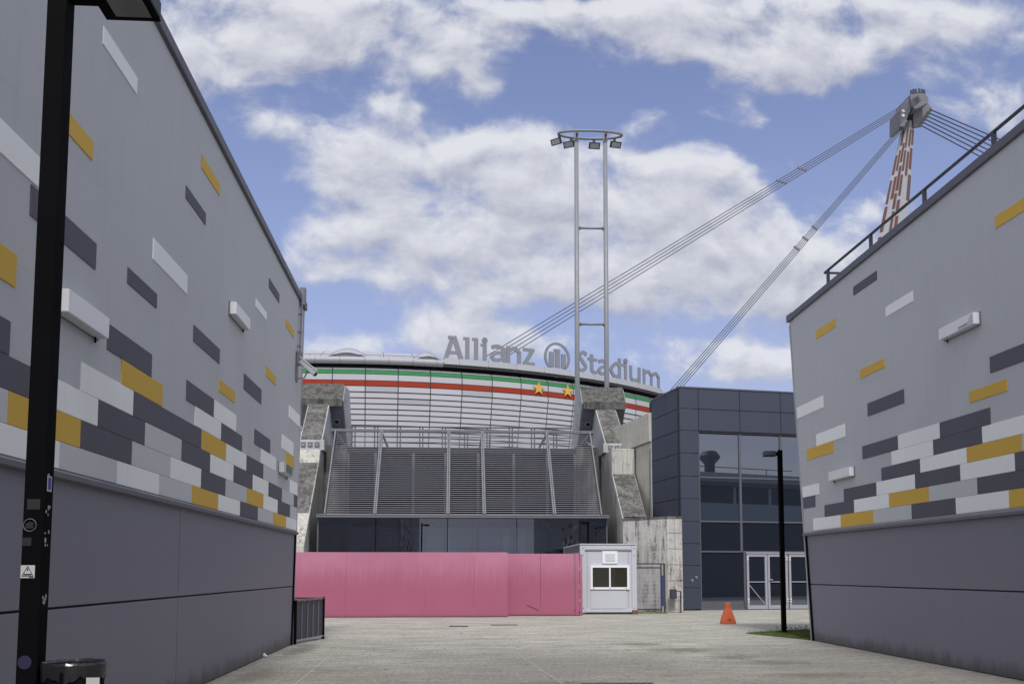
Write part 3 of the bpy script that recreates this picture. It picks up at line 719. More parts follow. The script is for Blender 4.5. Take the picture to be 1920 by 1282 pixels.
def g_A(w): return [([(.32, 0), (w * .5 - .1, H_)], .58), ([(w - .32, 0), (w * .5 + .02, H_)], .66), ([(w * .25, .82), (w * .75, .82)], .42), ([(w * .22, H_ - .2), (w * .55, H_ - .2)], .40)]
def g_l(w): return [([(w * .6, 0), (w * .6, H_)], T), ([(.02, H_ - .2), (w * .6, H_ - .2)], .38)]
def g_l2(w): return g_l(w)
def g_i(w): return [([(w * .6, 0), (w * .6, X_)], T), ([(.0, X_ - .2), (w * .6, X_ - .2)], .38)] + [([(w * .6 - .37 * math.cos(R(q)), X_ + .42 + .37 * math.sin(R(q))) , (w * .6 + .37 * math.cos(R(q)), X_ + .42 + .37 * math.sin(R(q)))], .13) for q in (-72, -45, -20, 0, 20, 45, 72)]
def g_a(w): return [(c2([(.25, X_ - .42), (w * .45, X_ - .2), (w - .42, X_ - .5), (w - .34, X_ - 1.0), (w - .34, .5), (w - .02, .12)]), .54),
                    (c2([(w - .4, 1.33), (w * .45, 1.25), (.27, .75), (w * .36, .24), (w - .55, .5)]), .48)]
def g_n(w): return [([(.36, 0), (.36, X_)], T), (c2([(.5, X_ - .65), (w * .55, X_ - .25), (w - .36, X_ - .75), (w - .34, X_ - 1.1), (w - .34, .0)]), .56)]
def g_z(w): return [([(.05, X_ - .22), (w - .05, X_ - .22)], .44), ([(w - .42, X_ - .4), (.42, .35)], .56), ([(.05, .22), (w, .22)], .44)]
def g_S(w): return [(c2([(w - .12, 2.6), (w * .55, 2.86), (.34, 2.3), (w * .5, 1.62), (w - .3, .85), (w * .45, .25), (.05, .42)], 6), .52)]
def g_t(w): return [(c2([(w * .42, H_ - .2), (w * .42, 1.5), (w * .44, .6), (w * .7, .24), (w, .34)]), .56), ([(.0, X_ - .25), (w, X_ - .25)], .42)]
def g_d(w): return [([(w - .3, 0), (w - .3, H_)], T), (c2([(w - .4, X_ - .3), (w * .5, X_ - .25), (.30, 1.15), (w * .48, .22), (w - .4, .45)]), .54)]
def g_i2(w): return g_i(w)
def g_u(w): return [(c2([(.3, X_), (.3, 1.0), (.42, .45), (w * .52, .22), (w - .5, .6)]), .54), ([(w - .3, 0), (w - .3, X_)], T)]
def g_m(w): return [([(.32, 0), (.32, X_)], T), (c2([(.45, X_ - .6), (w * .33, X_ - .24), (w * .5, X_ - .75), (w * .5, X_ - 1.1), (w * .5, 0)]), .52), (c2([(w * .55, X_ - .6), (w * .78, X_ - .24), (w - .3, X_ - .75), (w - .3, X_ - 1.1), (w - .3, 0)]), .52)]
for px0, px1, fn, ch in ((831.5, 869, g_A, 'A'), (868.5, 881.5, g_l, 'l'), (885, 898, g_l2, 'l'), (901.5, 914, g_i, 'i'), (918.5, 949.5, g_a, 'a'), (948.5, 978, g_n, 'n'), (980.5, 1003, g_z, 'z'),
                      (1083.5, 1102, g_S, 'S'), (1103, 1120, g_t, 't'), (1121, 1141.5, g_a, 'a'), (1143.5, 1165, g_d, 'd'), (1167, 1178, g_i2, 'i'), (1181, 1201.5, g_u, 'u'), (1205.6, 1237, g_m, 'm')):
    letter(px0, px1, fn, label='letter ' + ch)
# round emblem: a ring round three upright bars
def ring(w): return [([(w / 2 + 1.93 * math.cos(R(q)), 1.56 + 1.93 * math.sin(R(q))) for q in range(0, 361, 10)], .36)]
letter(1016.5, 1073, ring, 'emblem_ring')
s0_, s1_ = s_at(1016.5, -.3), s_at(1073, -.3)
def bar(x0, x1, top, flag=0):
    def f(w):
        r = [([((x0 + x1) / 2 * w, .16), ((x0 + x1) / 2 * w, top)], (x1 - x0) * w)]
        if flag: r.append(([(x0 * w - .18, top - .16), (x1 * w - .1, top - .16)], .3))
        return r
    return f
for args in ((.23, .39, 2.25, 0), (.43, .585, 2.72, 1), (.63, .79, 2.15, 0)): letter(1016.5, 1073, bar(*args), 'emblem_bar')
MB().beam(SP(s_at(1044), -.2, 28.9), SP(s_at(1044), .3, 28.2), .5, .2).build('bracket', 'charcoal', sg_)

# ------------------------------------------------------------------ concrete piers carrying the roof
def pier(xa, xb, sg, front, label, hx0, hx1):
    """raking buttress; xa inner face, xb outer face; front: (Y, z) outline of the strut's front from top down"""
    t = thing('concrete_pier', ((xa + xb) / 2, front[-1][0], 0), label, 'concrete pier', 'concrete piers either side of the entrance')
    x0, x1 = min(xa, xb), max(xa, xb)
    # strut body above the collar, with a dark weathered skin on its raking front
    (ya, za), (yb, zb), (yc, zc), (yd, zd), (ye, ze), (yf, zf) = front
    MB().poly_prism([(x0, ya + .03, za), (x0, yb + .03, zb), (x0, yb + 7.5, zb), (x0, ya + 2.5, za)], (x1 - x0, 0, 0)).build('strut', 'conc_face', t, bevel=.03)
    d = Vector((0, yb - ya, zb - za)).normalized()
    MB().poly_prism([(x0 + .06, ya - .04, za), (x1 - .06, ya - .04, za), (x1 - .06, yb - .02, zb + .03), (x0 + .06, yb - .02, zb + .03)], (0, .08, .02)).build('front_skin', 'conc_dark', t)
    # collar with bolt plates
    MB().box(x0 - .14, x1 + .14, yb - .22, yb + 7.4, zc, zb).build('collar', 'conc_face', t, bevel=.03)
    for k in range(3):
        xx = x0 + (x1 - x0) * (.2 + .3 * k)
        MB().box(xx - .13, xx + .13, yb - .245, yb - .225, zc + .15, zb - .12).build('bolt_plate', 'steel_dark', t)
        MB().lathe((xx, 0, 0), [(0, 0)], 3) if False else None
        MB().tube([(xx, yb - .245, (zc + zb) / 2), (xx, yb - .30, (zc + zb) / 2)], .045, 8).build('bolt', 'steel', t)
    # column below
    MB().poly_prism([(x0, yc, zc - .01), (x0, yd, zd), (x0, yf, zf), (x0, yf, 0), (x0, yb + 6.5, 0), (x0, yb + 6.5, zc - .01)], (x1 - x0, 0, 0)).build('column', 'conc', t, bevel=.03)
    MB().poly_prism([(x0 + .05, yd - .035, zd), (x1 - .05, yd - .035, zd), (x1 - .05, ye - .035, ze), (x0 + .05, ye - .035, ze)], (0, .05, .02)).build('front_skin', 'conc_dark', t)
    # head: overhanging anchor block with a sloped, blackened top
    hx0, hx1 = min(hx0, hx1), max(hx0, hx1)
    MB().poly_prism([(hx0, 51.9, 11.1), (hx0, 52.9, 12.15), (hx0, 55.2, 12.3), (hx0, 58.6, 7.2), (hx0, 56.0, 7.2)], (hx1 - hx0, 0, 0)).build('head', 'head_face', t, bevel=.04)
    MB().poly_prism([(hx0 + .03, 51.86, 11.14), (hx1 - .03, 51.86, 11.14), (hx1 - .03, 52.88, 12.2), (hx0 + .03, 52.88, 12.2)], (0, .06, -.04)).build('sloped_cap', 'conc_soot_shade', t)
    MB().box(hx0 + .02, hx1 - .02, 51.84, 51.93, 10.75, 11.12).build('lip', 'conc_soot_shade', t)
    for xs in (hx0 - .03, hx1 + .005):
        MB().poly_prism([(xs, 52.05, 11.1), (xs, 52.95, 12.1), (xs, 55.1, 12.25), (xs, 58.4, 7.3), (xs, 56.1, 7.3)], (.025, 0, 0)).build('head_side', 'conc_face', t)
    # rings with openings on the raked face
    dn = Vector((0, 4.1, -3.9)).normalized(); fn = Vector((0, -3.9, -4.1)).normalized()
    def hole(x, k, r, solid=False):
        c = Vector((x, 51.9, 11.1)) + dn * k
        m = MB(); m.tube([c + fn * .0 + (Vector((1, 0, 0)) * math.cos(q * math.pi / 8) + dn * math.sin(q * math.pi / 8)) * r for q in range(16)], .035, 5, closed=True); m.build('ring', 'steel', t)
        m = MB(); pts = [c + (Vector((1, 0, 0)) * math.cos(q * math.pi / 8) + dn * math.sin(q * math.pi / 8)) * r * (.75 if not solid else .35) for q in range(16)]
        m.poly_prism(pts, fn * .03); m.build('opening', 'void', t)
    mid = (hx0 + hx1) / 2
    inner = hx0 if abs(hx0 - xa) < abs(hx1 - xa) and abs(hx0) < abs(hx1) else hx1
    inner = hx0 if abs(hx0) < abs(hx1) else hx1; outer = hx1 if inner == hx0 else hx0
    ii = 1 if outer > inner else -1
    hole(inner + ii * .42, 1.5, .16); hole(outer - ii * .30, 1.5, .16); hole(inner + ii * .42, 3.1, .20, True)
    # pale frame where the strut meets the head
    e = .10
    MB().tube([(x0 - e, 56.4, 7.4), (x0 - e, 52.6, 10.75), (x0, 52.3, 10.9), (x1, 52.3, 10.9), (x1 + e, 52.6, 10.75), (x1 + e, 56.4, 7.4)], .05, 6).build('frame', 'conc_face', t)
    # row of anchor marks on the inner side
    for k in range(4):
        p = Vector((inner - ii * .035, 52.9 + k * 1.25, 11.2 - k * 1.1))
        MB().box(p.x - .01, p.x + .01, p.y - .08, p.y + .08, p.z - .12, p.z + .12).build('anchor', 'steel_dark', t)
    return t
pR = pier(7.9, 9.05, 1, [(52.2, 10.96), (48.6, 8.35), (46.6, 7.85), (46.6, 6.55), (43.75, 4.25), (43.2, 3.7)],
          'right concrete pier with blackened head, standing beside the blue building', 7.2, 9.63)
pL = pier(-6.85, -8.02, -1, [(52.0, 11.0), (49.3, 8.5), (48.7, 7.95), (48.2, 7.2), (45.5, 4.5), (43.9, 2.9)],
          'left concrete pier with blackened head, half hidden by the left building', -6.15, -8.57)
MB().tube([(7.62, 54.2, 9.3), (7.8, 52.4, 8.7), (8.0, 51, 8.3)], .05, 6).build('pipe', 'steel', pR)

# ochre concrete wall behind the right pier, parallel with the blue building's flank
cw = thing('concrete_wall', (9.4, 44.5, 0), 'ochre board-marked concrete wall between the right pier and the blue building', 'wall')
fd = Vector((-.155, .988, 0)).normalized(); fn_ = Vector((fd.y, -fd.x, 0))      # along the flank (away), outward is -fn_
P0 = Vector((9.46, 44.5, 0))
def flank(s0, s1, z0, z1, out, dep, name, mat, root):
    a = P0 + fd * s0 - fn_ * out
    return MB().poly_prism([a + Vector((0, 0, z0)), a + fd * (s1 - s0) + Vector((0, 0, z0)), a + fd * (s1 - s0) + fn_ * dep + Vector((0, 0, z0)), a + fn_ * dep + Vector((0, 0, z0))], (0, 0, z1 - z0)).build(name, mat, root, bevel=.015)
flank(0, 9, 0, 7.9, .0, 1.2, 'lower_wall', 'conc_side', cw)
flank(0, 9, 7.92, 9.32, .12, 1.3, 'upper_wall', 'conc_side', cw)
flank(.12, .2, 4.2, 7.6, .05, .05, 'downpipe', 'steel_dark', cw)
# low stained block in front of the pier foot
lw_ = thing('low_concrete_wall', (9.2, 39.2, 0), 'low streaked concrete wall in front of the right pier, behind the mesh gate', 'wall')
q0 = at(1253, 1148, 39.25); q1 = at(1281.5, 1148, 39.1)
q0 = Vector((q0.x, q0.y, 0)); q1 = Vector((q1.x, q1.y, 0)); q2 = q0 + Vector((-.93, 1.06, 0)) * 1.68
ztop_ = at(1253, 969, 39.25).z
MB().poly_prism([q0, q1, q1 + Vector((.1, 3.5, 0)), q2 + Vector((.9, 2.2, 0)), q2], (0, 0, ztop_)).build('block', 'conc_low', lw_, bevel=.02)
MB().poly_prism([q0 + Vector((0, -.02, ztop_ - .06)), q1 + Vector((0, -.02, ztop_ - .06)), q1 + Vector((.1, 3.4, ztop_ - .06)), q2 + Vector((.9, 2.1, ztop_ - .06)), q2 + Vector((-.03, 0, ztop_ - .06))], (0, 0, .09)).build('top_edge', 'conc_dark', lw_)
for k in range(1, 6):
    z = ztop_ * k / 6
    MB().beam(q0 + Vector((0.01, -.004, z)), q1 + Vector((-.01, -.004, z)), .012, .012).build('pour_line', 'conc_dark', lw_)

# ------------------------------------------------------------------ entrance: sloped louvre screen, glass below, balcony railing above
ls = thing('louvre_screen', (.6, 45, 4.3), 'sloping screen of grey horizontal louvres above the entrance glass', 'louvre screen')
YB, ZBt, YT, ZT = 45.0, 4.36, 48.7, 8.9
def scr(x, t, off=0):
    n = Vector((0, -(ZT - ZBt), (YT - YB))).normalized()
    return Vector((x, YB + (YT - YB) * t, ZBt + (ZT - ZBt) * t)) + n * off
MULL = [(-6.0, -6.16), (-3.62, -3.83), (-.22, -.31), (1.49, 1.43), (4.86, 4.8), (7.08, 7.11)]
MX = [sum(m) / 2 for m in MULL]
for k, x in enumerate(MX):
    wd = .15 if 0 < k < 5 else .10
    for o_ in ((-.045, .045) if 0 < k < 5 else (0,)):
        MB().beam(scr(x + o_, 0, .06), scr(x + o_, 1, .06), .07, .14).build('mullion', 'steel_mid', ls)
NS = 42
base = {}
for b0, b1 in zip(MX[:-1], MX[1:]):
    wdt = b1 - b0 - .14; key = round(wdt, 3)
    src = None
    for q in range(NS):
        t = (q + .6) / NS; c = scr((b0 + b1) / 2, t)
        if src is None:
            m = MB(); m.poly_prism([(-wdt / 2, -.055, -.018), (-wdt / 2, .055, .012), (-wdt / 2, .055, .022), (-wdt / 2, -.055, -.008)], (wdt, 0, 0))
            src = m.build('slat', 'slat'); src.parent = ls; src.location = c - root_loc(ls)
        else: copy_part(src, ls, c - root_loc(ls))
MB().beam((-6.45, YB - .05, 4.30), (7.46, YB - .05, 4.30), .34, .12).build('bottom_beam', 'steel_dark', ls, bevel=.01)
MB().beam((-6.45, YB - .12, 4.372), (7.46, YB - .12, 4.372), .26, .02).build('drip_edge', 'steel', ls)
MB().beam((-6.32, YT, 8.96), (7.3, YT, 8.96), .14, .14).build('top_beam', 'steel_mid', ls, bevel=.01)
for x in (-6.3, 7.25): MB().beam((x, YT, 8.95), (x, YT + 2.5, 8.95), .1, .12).build('side_arm', 'steel_dark', ls)
for x in MX: MB().beam((x, YT, 8.85), (x, 53, 8.7), .08, .12).build('side_arm', 'steel_dark', ls)

gf = thing('glass_entrance', (.6, 46, 0), 'dark glazed entrance front under the louvre screen, behind the pink hoarding', 'glass front')
YG = 50.2
panes = [-5.6, -4.15, -2.15, -.45, 1.3, 3.2, 5.0, 6.5]
for x0, x1 in zip(panes[:-1], panes[1:]):
    MB().box(x0 + .07, x1 - .07, YG, YG + .03, .1, 4.05).build('pane', 'glass', gf)
    MB().box(x0 + .07, x1 - .07, YG, YG + .03, 4.25, 8.0).build('pane', 'glass_dark', gf)
for x in panes:
    MB().box(x - .07, x + .07, YG - .06, YG + .08, 0, 8.0).build('mullion', 'frame_dark', gf)
MB().box(-5.6, 6.5, YG - .03, YG + .1, 4.05, 4.25).build('transom', 'void', gf)
for k in range(3): MB().box(-5.5, 6.45, YG - .05, YG - .02, 3.62 + k * .13, 3.66 + k * .13).build('transom', 'frame_dark', gf)
MB().box(-6.6, 7.6, 58, 58.3, 0, 8.3).build('inner_wall', 'void', gf)
MB().box(-6.6, 7.6, YG + .12, 58, 8.02, 8.3).build('ceiling', 'void', gf)
# side returns in concrete, shade behind the louvres painted in as dark colour
MB().box(-6.84, -5.63, YG - .2, 57.5, 0, 8.35).build('return_wall', 'conc_soot_shade', gf)
MB().box(6.56, 7.88, YG - .2, 57.5, 0, 8.35).build('return_wall', 'conc_soot_shade', gf)
# outer sheet of clear glass hung from the beam
for x0, x1 in ((-6.35, -3.7), (-3.66, -.3), (-.26, 3.0), (3.04, 7.3)):
    MB().box(x0, x1, YB + .1, YB + .12, .1, 4.22).build('outer_pane', 'glass_clear', gf)
for px_ in (657, 712, 776, 836, 893, 958, 1018, 1070):
    x = at(px_, 1000, YB + .14).x
    MB().box(x - .03, x + .03, YB + .13, YB + .2, 0, 4.22).build('mullion', 'frame_dark', gf)
for x in (-6.4, 7.36):
    MB().box(x - .035, x + .035, YB + .06, YB + .16, 0, 4.23).build('post', 'frame_dark', gf)
    MB().box(x - .015, x + .015, YB + .2, YG - .1, .1, 4.2).build('outer_pane', 'glass_clear', gf)
MB().box(-6.45, 7.4, YB + .1, YG, 4.225, 4.24).build('soffit', 'steel_dark', gf)

bd = thing('balcony', (.5, 56, 8.4), 'concrete balcony deck with a long grey railing above the louvre screen', 'balcony')
MB().box(-6.1, 7.15, 55.8, 64, 8.36, 8.8).build('deck', 'conc_face', bd)
for z in (10.28, 9.98, 9.68, 9.35, 9.05):
    MB().tube([(-6.05, 56, z), (7.1, 56, z)], .028 if z < 10.2 else .045, 6).build('rail', 'charcoal', bd)
k = 0; x = -5.95
while x < 7.1:
    for dx in (-.09, .09):
        MB().box(x + dx - .035, x + dx + .035, 55.95, 56.05, 8.8, 10.3).build('post', 'charcoal', bd)
    for q in range(1, 12):
        MB().box(x + .1 + q * .095 - .006, x + .1 + q * .095 + .006, 56.03, 56.045, 9.7, 9.98).build('baluster', 'steel_dark', bd)
    x += 1.335

# ------------------------------------------------------------------ blue-grey clad building
bb = thing('blue_building', (10.02, 41.05, 0), 'dark blue clad building with tall dark glass and aluminium doors', 'building')
C0 = Vector((10.02, 41.05, 0)); fa = R(10.5); fe = Vector((math.cos(fa), math.sin(fa), 0)); fno = Vector((math.sin(fa), -math.cos(fa), 0))
def s_fac(px):
    d = ray(px, 950); k = d.x / d.y       # (C0+s fe).x = k (C0+s fe).y
    return (k * C0.y - C0.x) / (fe.x - k * fe.y)
def z_fac(px, py):
    s = s_fac(px); p = C0 + fe * s; return at(px, py, p.y).z
def slab(s0, s1, z0, z1, out, dep, name, mat, org=C0, e=None, n=None, bevel=0, label=None, root=None):
    e = e or fe; n = n or fno
    a = org + e * s0 + n * out; up = Vector((0, 0, z0))
    return MB().poly_prism([a + up, a + e * (s1 - s0) + up, a + e * (s1 - s0) - n * dep + up, a - n * dep + up], (0, 0, z1 - z0)).build(name, mat, root or bb, bevel=bevel, label=label)
zc_ = [z_fac(1290, y) for y in (1144, 1101.3, 1059.5, 1018.5, 976.9, 934.3, 892, 849, 806.3, 765.5, 726.5)]
zc_[0] = 0.05
sW = s_fac(1312.5); sM = [s_fac(p) for p in (1390.5, 1467.6)]; sM.append(sM[1] + (sM[1] - sM[0]))
sM.append(sM[2] + (sM[1] - sM[0])); SE = sM[-1]
slab(.8, SE + 4, 0, zc_[-1] - .03, -.35, 3, 'core', 'blue_joint')
slab(4, SE + 4, 0, zc_[-1] - .03, -3.4, 9, 'core', 'blue_joint')
fl_n = -fn_
slab(.40, 3.9, 0, zc_[-1] - .03, -.06, 3, 'core', 'blue_joint', org=C0, e=fd, n=fl_n)
slab(.02, .6, 0, zc_[-1] - .03, -.062, .5, 'core', 'blue_joint', org=C0, e=fd, n=fl_n)
g_ = .012
for z0, z1 in zip(zc_[:-1], zc_[1:]):
    slab(g_, sW - g_, z0 + g_, z1 - g_, 0, .06, 'cladding_tile', 'blue_tile', bevel=.004)
    for t0, t1 in ((0, 1.66), (1.66, 3.5)):
        slab(t0 + g_, t1 - g_, z0 + g_, z1 - g_, 0, .06, 'cladding_tile', 'blue_tile', org=C0, e=fd, n=fl_n, bevel=.004)
slab(0, sW, 0, zc_[-1] - .05, -.065, .2, 'backing', 'blue_joint')
cols_ = [sW] + sM
for z0, z1 in zip(zc_[-3:-1], zc_[-2:]):
    for a, b in zip(cols_[:-1], cols_[1:]):
        slab(a + g_, b - g_, z0 + g_, z1 - g_, 0, .06, 'cladding_tile', 'blue_tile', bevel=.004)
slab(sW, SE, zc_[-3], zc_[-1] - .05, -.065, .2, 'backing', 'blue_joint')
slab(-.02, SE, zc_[-1] - .01, zc_[-1] + .05, .03, .4, 'parapet_cap', 'frame_dark')
slab(-.02, 3.6, zc_[-1] - .012, zc_[-1] + .048, .03, .4, 'parapet_cap', 'frame_dark', org=C0, e=fd, n=fl_n)
slab(s_fac(1466), SE, zc_[-1] + .05, zc_[-1] + .3, -3, .4, 'roof_upstand', 'charcoal')
# window grid
zt_w = z_fac(1350, 809.5); z2 = z_fac(1350, 894.5); z3 = z_fac(1350, 977); z4 = z_fac(1350, 1033.5); z5 = .06
slab(sW, SE, zt_w - .06, zt_w + .03, -.03, .2, 'head_frame', 'blue_joint')
sD0 = s_fac(1398.5); sD1 = s_fac(1476)
for a, b in zip(cols_[:-1], cols_[1:]):
    for za, zb in ((z2, zt_w - .06), (z3, z2), (z4, z3)):
        slab(a + .05, b - .05, za + .035, zb - .035, -.10, .03, 'window_pane', 'glass')
    slab(b - .05, b + .05, z4 if b < SE - .1 else 0, zt_w - .06, -.05, .12, 'mullion', 'frame_dark')
slab(sW, sW + .05, 0, zt_w - .06, -.05, .12, 'mullion', 'frame_dark')
for z in (z2, z3, z4): slab(sW + .05, SE, z - .035, z + .035, -.065, .08, 'transom', 'frame_dark')
slab(sW + .06, sD0 - .12, .12, z4 - .04, -.10, .03, 'window_pane', 'glass')
slab(sW + .05, sD0 - .02, .0, .12, -.06, .1, 'sill', 'frame_dark')
slab(sD0 - .12, sD0 - .03, 0, z4 - .04, -.06, .1, 'mullion', 'frame_dark')
# doors: leaves of aluminium and dark glass
dw = (sD1 - sD0) / 2; zd = z_fac(1398.5, 1037)
s = sD0; kk = 0
slab(sD0 - .02, SE, zd, zd + .06, -.02, .12, 'door_head', 'frame')
while s < SE - dw:
    d = slab(s + .015, s + dw - .015, .03, .2, -.05, .06, 'door', 'frame', label='aluminium framed glass door leaf')
    slab(s + .015, s + dw - .015, zd - .14, zd - .01, -.05, .06, 'rail', 'frame', root=d)
    slab(s + .015, s + .12, .2, zd - .14, -.05, .06, 'stile', 'frame', root=d)
    slab(s + dw - .12, s + dw - .015, .2, zd - .14, -.05, .06, 'stile', 'frame', root=d)
    slab(s + .12, s + dw - .12, .2, zd - .14, -.09, .02, 'pane', 'glass', root=d)
    slab(s + .12, s + dw - .12, 1.22, 1.26, -.04, .03, 'push_bar', 'frame', root=d)
    hs = s + (.03 if kk % 2 == 0 else dw - .10)
    for hz in (.34, zd - .3):
        for q in range(2): slab(hs, hs + .07, hz + q * .1, hz + q * .1 + .05, -.02, .03, 'hinge', 'cabin_trim', root=d)
    if kk % 2 == 1: slab(s + .05, s + .22, 1.32, 1.36, .03, .04, 'handle', 'steel', root=d)
    s += dw; kk += 1
    if kk % 2 == 0: s += .03
a = C0 + fe * (sD0 + .14) - fno * .08; 
MB().beam(a + Vector((0, 0, 1.1)), C0 + fe * (sD0 + dw - .14) - fno * .08 + Vector((0, 0, .25)), .02, .03).build('brace', 'frame', bb)
for px, py in ((1296, 1087), (1304, 1081)):
    s = s_fac(px); z = z_fac(px, py)
    slab(s - .07, s + .05, z, z + .03, .004, .01, 'chalk_mark', 'steel'); slab(s, s + .03, z - .08, z, .004, .01, 'chalk_mark', 'steel')

# ------------------------------------------------------------------ pink hoarding
ph = thing('pink_hoarding', (-2, 35.7, 0), 'faded pink sheet hoarding closing the end of the passage', 'hoarding')
hx = [-9.6, -6.9, -4.0, -1.06, .76, 2.03]
for a, b in zip(hx[:-1], hx[1:]):
    MB().box(a + .0015, b - .0015, 35.7, 35.74, .03, 2.40).build('panel', 'pink', ph, bevel=.001)
MB().box(2.0, 2.06, 35.69, 35.78, .02, 2.405).build('post', 'pink', ph)
hx2 = [2.1, 3.37, 4.70]
for a, b in zip(hx2[:-1], hx2[1:]):
    MB().box(a + .004, b - .004, 36.55, 36.59, .03, 2.39).build('panel', 'pink', ph, bevel=.003)
MB().box(2.0, 2.04, 35.75, 36.58, .03, 2.38).build('panel', 'pink', ph)
MB().box(4.72, 4.86, 36.52, 36.62, .02, 2.40).build('post', 'pink', ph)
MB().box(4.90, 5.0, 36.54, 36.62, .02, 2.38).build('post', 'pink', ph)
MB().box(-9.6, 2.03, 35.72, 35.80, 2.40, 2.425).build('top_rail', 'pink', ph)
MB().box(-9.6, 2.03, 35.66, 35.78, .0, .03).build('bottom_rail', 'charcoal', ph)
MB().box(2.1, 4.9, 36.52, 36.62, .0, .03).build('bottom_rail', 'charcoal', ph)
for z in (.55, 1.1, 1.75): MB().box(4.865, 4.895, 36.50, 36.54, z, z + .09).build('hinge', 'steel', ph)
MB().beam((2.85, 36.54, .42), (3.3, 36.54, .2), .01, .015).build('scratch', 'charcoal', ph)

# ------------------------------------------------------------------ container cabin
cb = thing('site_cabin', (6.2, 37.7, 0), 'pale grey container cabin with a white sliding window, beside the pink hoarding', 'cabin')
X0, X1, Y0, Y1, ZT_ = 5.07, 7.36, 37.7, 43.4, 2.77
MB().box(X0 + .08, X1 - .08, Y0 + .05, Y1 - .05, .1, 2.60).build('wall', 'cabin', cb)
for x0, x1 in ((X0, X0 + .2), (X1 - .2, X1)):
    for y0, y1 in ((Y0, Y0 + .2), (Y1 - .2, Y1)):
        MB().box(x0, x1, y0, y1, .06, ZT_ - .02).build('corner_post', 'cabin', cb, bevel=.012)
MB().box(X0 + .2, X1 - .2, Y0 + .01, Y0 + .15, 2.60, ZT_).build('top_rail', 'cabin', cb, bevel=.01)
MB().box(X0 + .2, X1 - .2, Y0 - .006, Y0 + .02, 2.56, 2.61).build('rain_strip', 'steel', cb)
MB().box(X0 + .2, X1 - .2, Y0 + .01, Y0 + .15, .08, .2).build('bottom_rail', 'cabin', cb, bevel=.01)
MB().box(X0 + .0, X0 + .12, Y0 + .2, Y1 - .2, 2.52, ZT_).build('top_rail', 'steel_dark', cb)
MB().box(X1 - .12, X1, Y0 + .2, Y1 - .2, 2.60, ZT_).build('top_rail', 'cabin', cb)
MB().box(X0 - .02, X1 + .02, Y0 - .02, Y1 + .02, ZT_, ZT_ + .045).build('roof', 'cabin', cb, bevel=.01)
MB().box(X0 + .05, X1 - .05, Y0 + .06, Y1 - .06, .02, .1).build('floor_frame', 'rust', cb)
for x, w_ in ((X0 + .28, .02), (X1 - .34, .02)): MB().box(x, x + w_, Y0 + .028, Y0 + .05, .2, 2.58).build('panel_joint', 'steel', cb)
MB().box(X0 + .42, X1 - .42, Y0 + .02, Y0 + .05, .22, .95).build('front_panel', 'cabin', cb, bevel=.006)
# vent window
v = MB().box(5.97, 6.59, Y0 + .0, Y0 + .05, 2.02, 2.52).build('vent_window', 'cabin_trim', cb, bevel=.01)
MB().box(6.09, 6.48, Y0 - .012, Y0 + .0, 2.11, 2.42).build('pane', 'light_grey', v)
# sliding window
v = MB().box(5.48, 7.06, Y0 - .02, Y0 + .05, .99, 1.08).build('window', 'cabin_trim', cb, label='white framed sliding window')
MB().box(5.48, 7.06, Y0 - .02, Y0 + .05, 1.86, 1.95).build('frame', 'cabin_trim', v)
MB().box(5.48, 5.57, Y0 - .02, Y0 + .05, 1.08, 1.86).build('frame', 'cabin_trim', v)
MB().box(6.97, 7.06, Y0 - .02, Y0 + .05, 1.08, 1.86).build('frame', 'cabin_trim', v)
MB().box(6.24, 6.30, Y0 - .01, Y0 + .05, 1.08, 1.86).build('frame', 'cabin_trim', v)
MB().box(5.57, 6.24, Y0 + .015, Y0 + .03, 1.08, 1.86).build('pane', 'glass_brown', v)
MB().box(6.30, 6.97, Y0 + .025, Y0 + .04, 1.08, 1.86).build('pane', 'glass_brown', v)
for x in (5.62, 6.27, 6.92): MB().box(x - .02, x + .02, Y0 - .024, Y0 - .02, 1.02, 1.05).build('drain_hole', 'ink', v)
for x in (X0 + .12, X1 - .1):
    for z in (.25, 2.35, 2.63): MB().tube([(x, Y0 - .006, z), (x, Y0 + .01, z)], .02, 8).build('fixing', 'charcoal', cb)
MB().box(X1 - .2, X1 + .03, Y0 - .02, Y0 + .2, .0, .17).build('rusty_corner', 'rust', cb, bevel=.02)
for z in (.95, 1.9): MB().tube([(X0 - .02, Y0 + .05, z), (X0 - .02, Y0 + .05, z + .12)], .03, 8).build('hinge', 'steel', cb)

# ------------------------------------------------------------------ mesh gate beside the cabin
mg = thing('mesh_gate', (8.1, 38.5, 0), 'dark steel mesh gate with a blue post between cabin and concrete wall', 'gate')
for a, b in (((7.45, 38.5, 2.02), (8.66, 38.5, 2.02)), ((7.45, 38.5, 1.86), (8.5, 38.5, 1.86)), ((7.45, 38.5, .16), (8.5, 38.5, .16))):
    MB().beam(a, b, .05, .05).build('rail', 'charcoal', mg)
for x, m_, w_ in ((8.66, 'charcoal', .07), (8.52, 'charcoal', .05), (7.47, 'charcoal', .05)): MB().box(x - w_ / 2, x + w_ / 2, 38.47, 38.53, 0, 2.04).build('post', m_, mg)
MB().box(8.56, 8.62, 38.46, 38.54, .3, 1.55).build('post', 'blue_post', mg)
x = 7.53
while x < 8.5:
    MB().box(x - .008, x + .008, 38.495, 38.503, .18, 1.84).build('vertical_wire', 'steel', mg); x += .055
for z in [.25 + .16 * k for k in range(10)]:
    MB().box(7.5, 8.5, 38.49, 38.496, z - .007, z + .007).build('horizontal_wire', 'steel', mg)
m = MB()
for k in range(260):
    x = random.uniform(7.42, 8.7); y = random.uniform(38.2, 38.5); h = random.uniform(.02, .09)
    m.v += [Vector((x, y, 0)), Vector((x + .02, y, 0)), Vector((x + random.uniform(-.02, .04), y + random.uniform(-.02, .02), h))]; m.f.append([len(m.v) - 3, len(m.v) - 2, len(m.v) - 1])
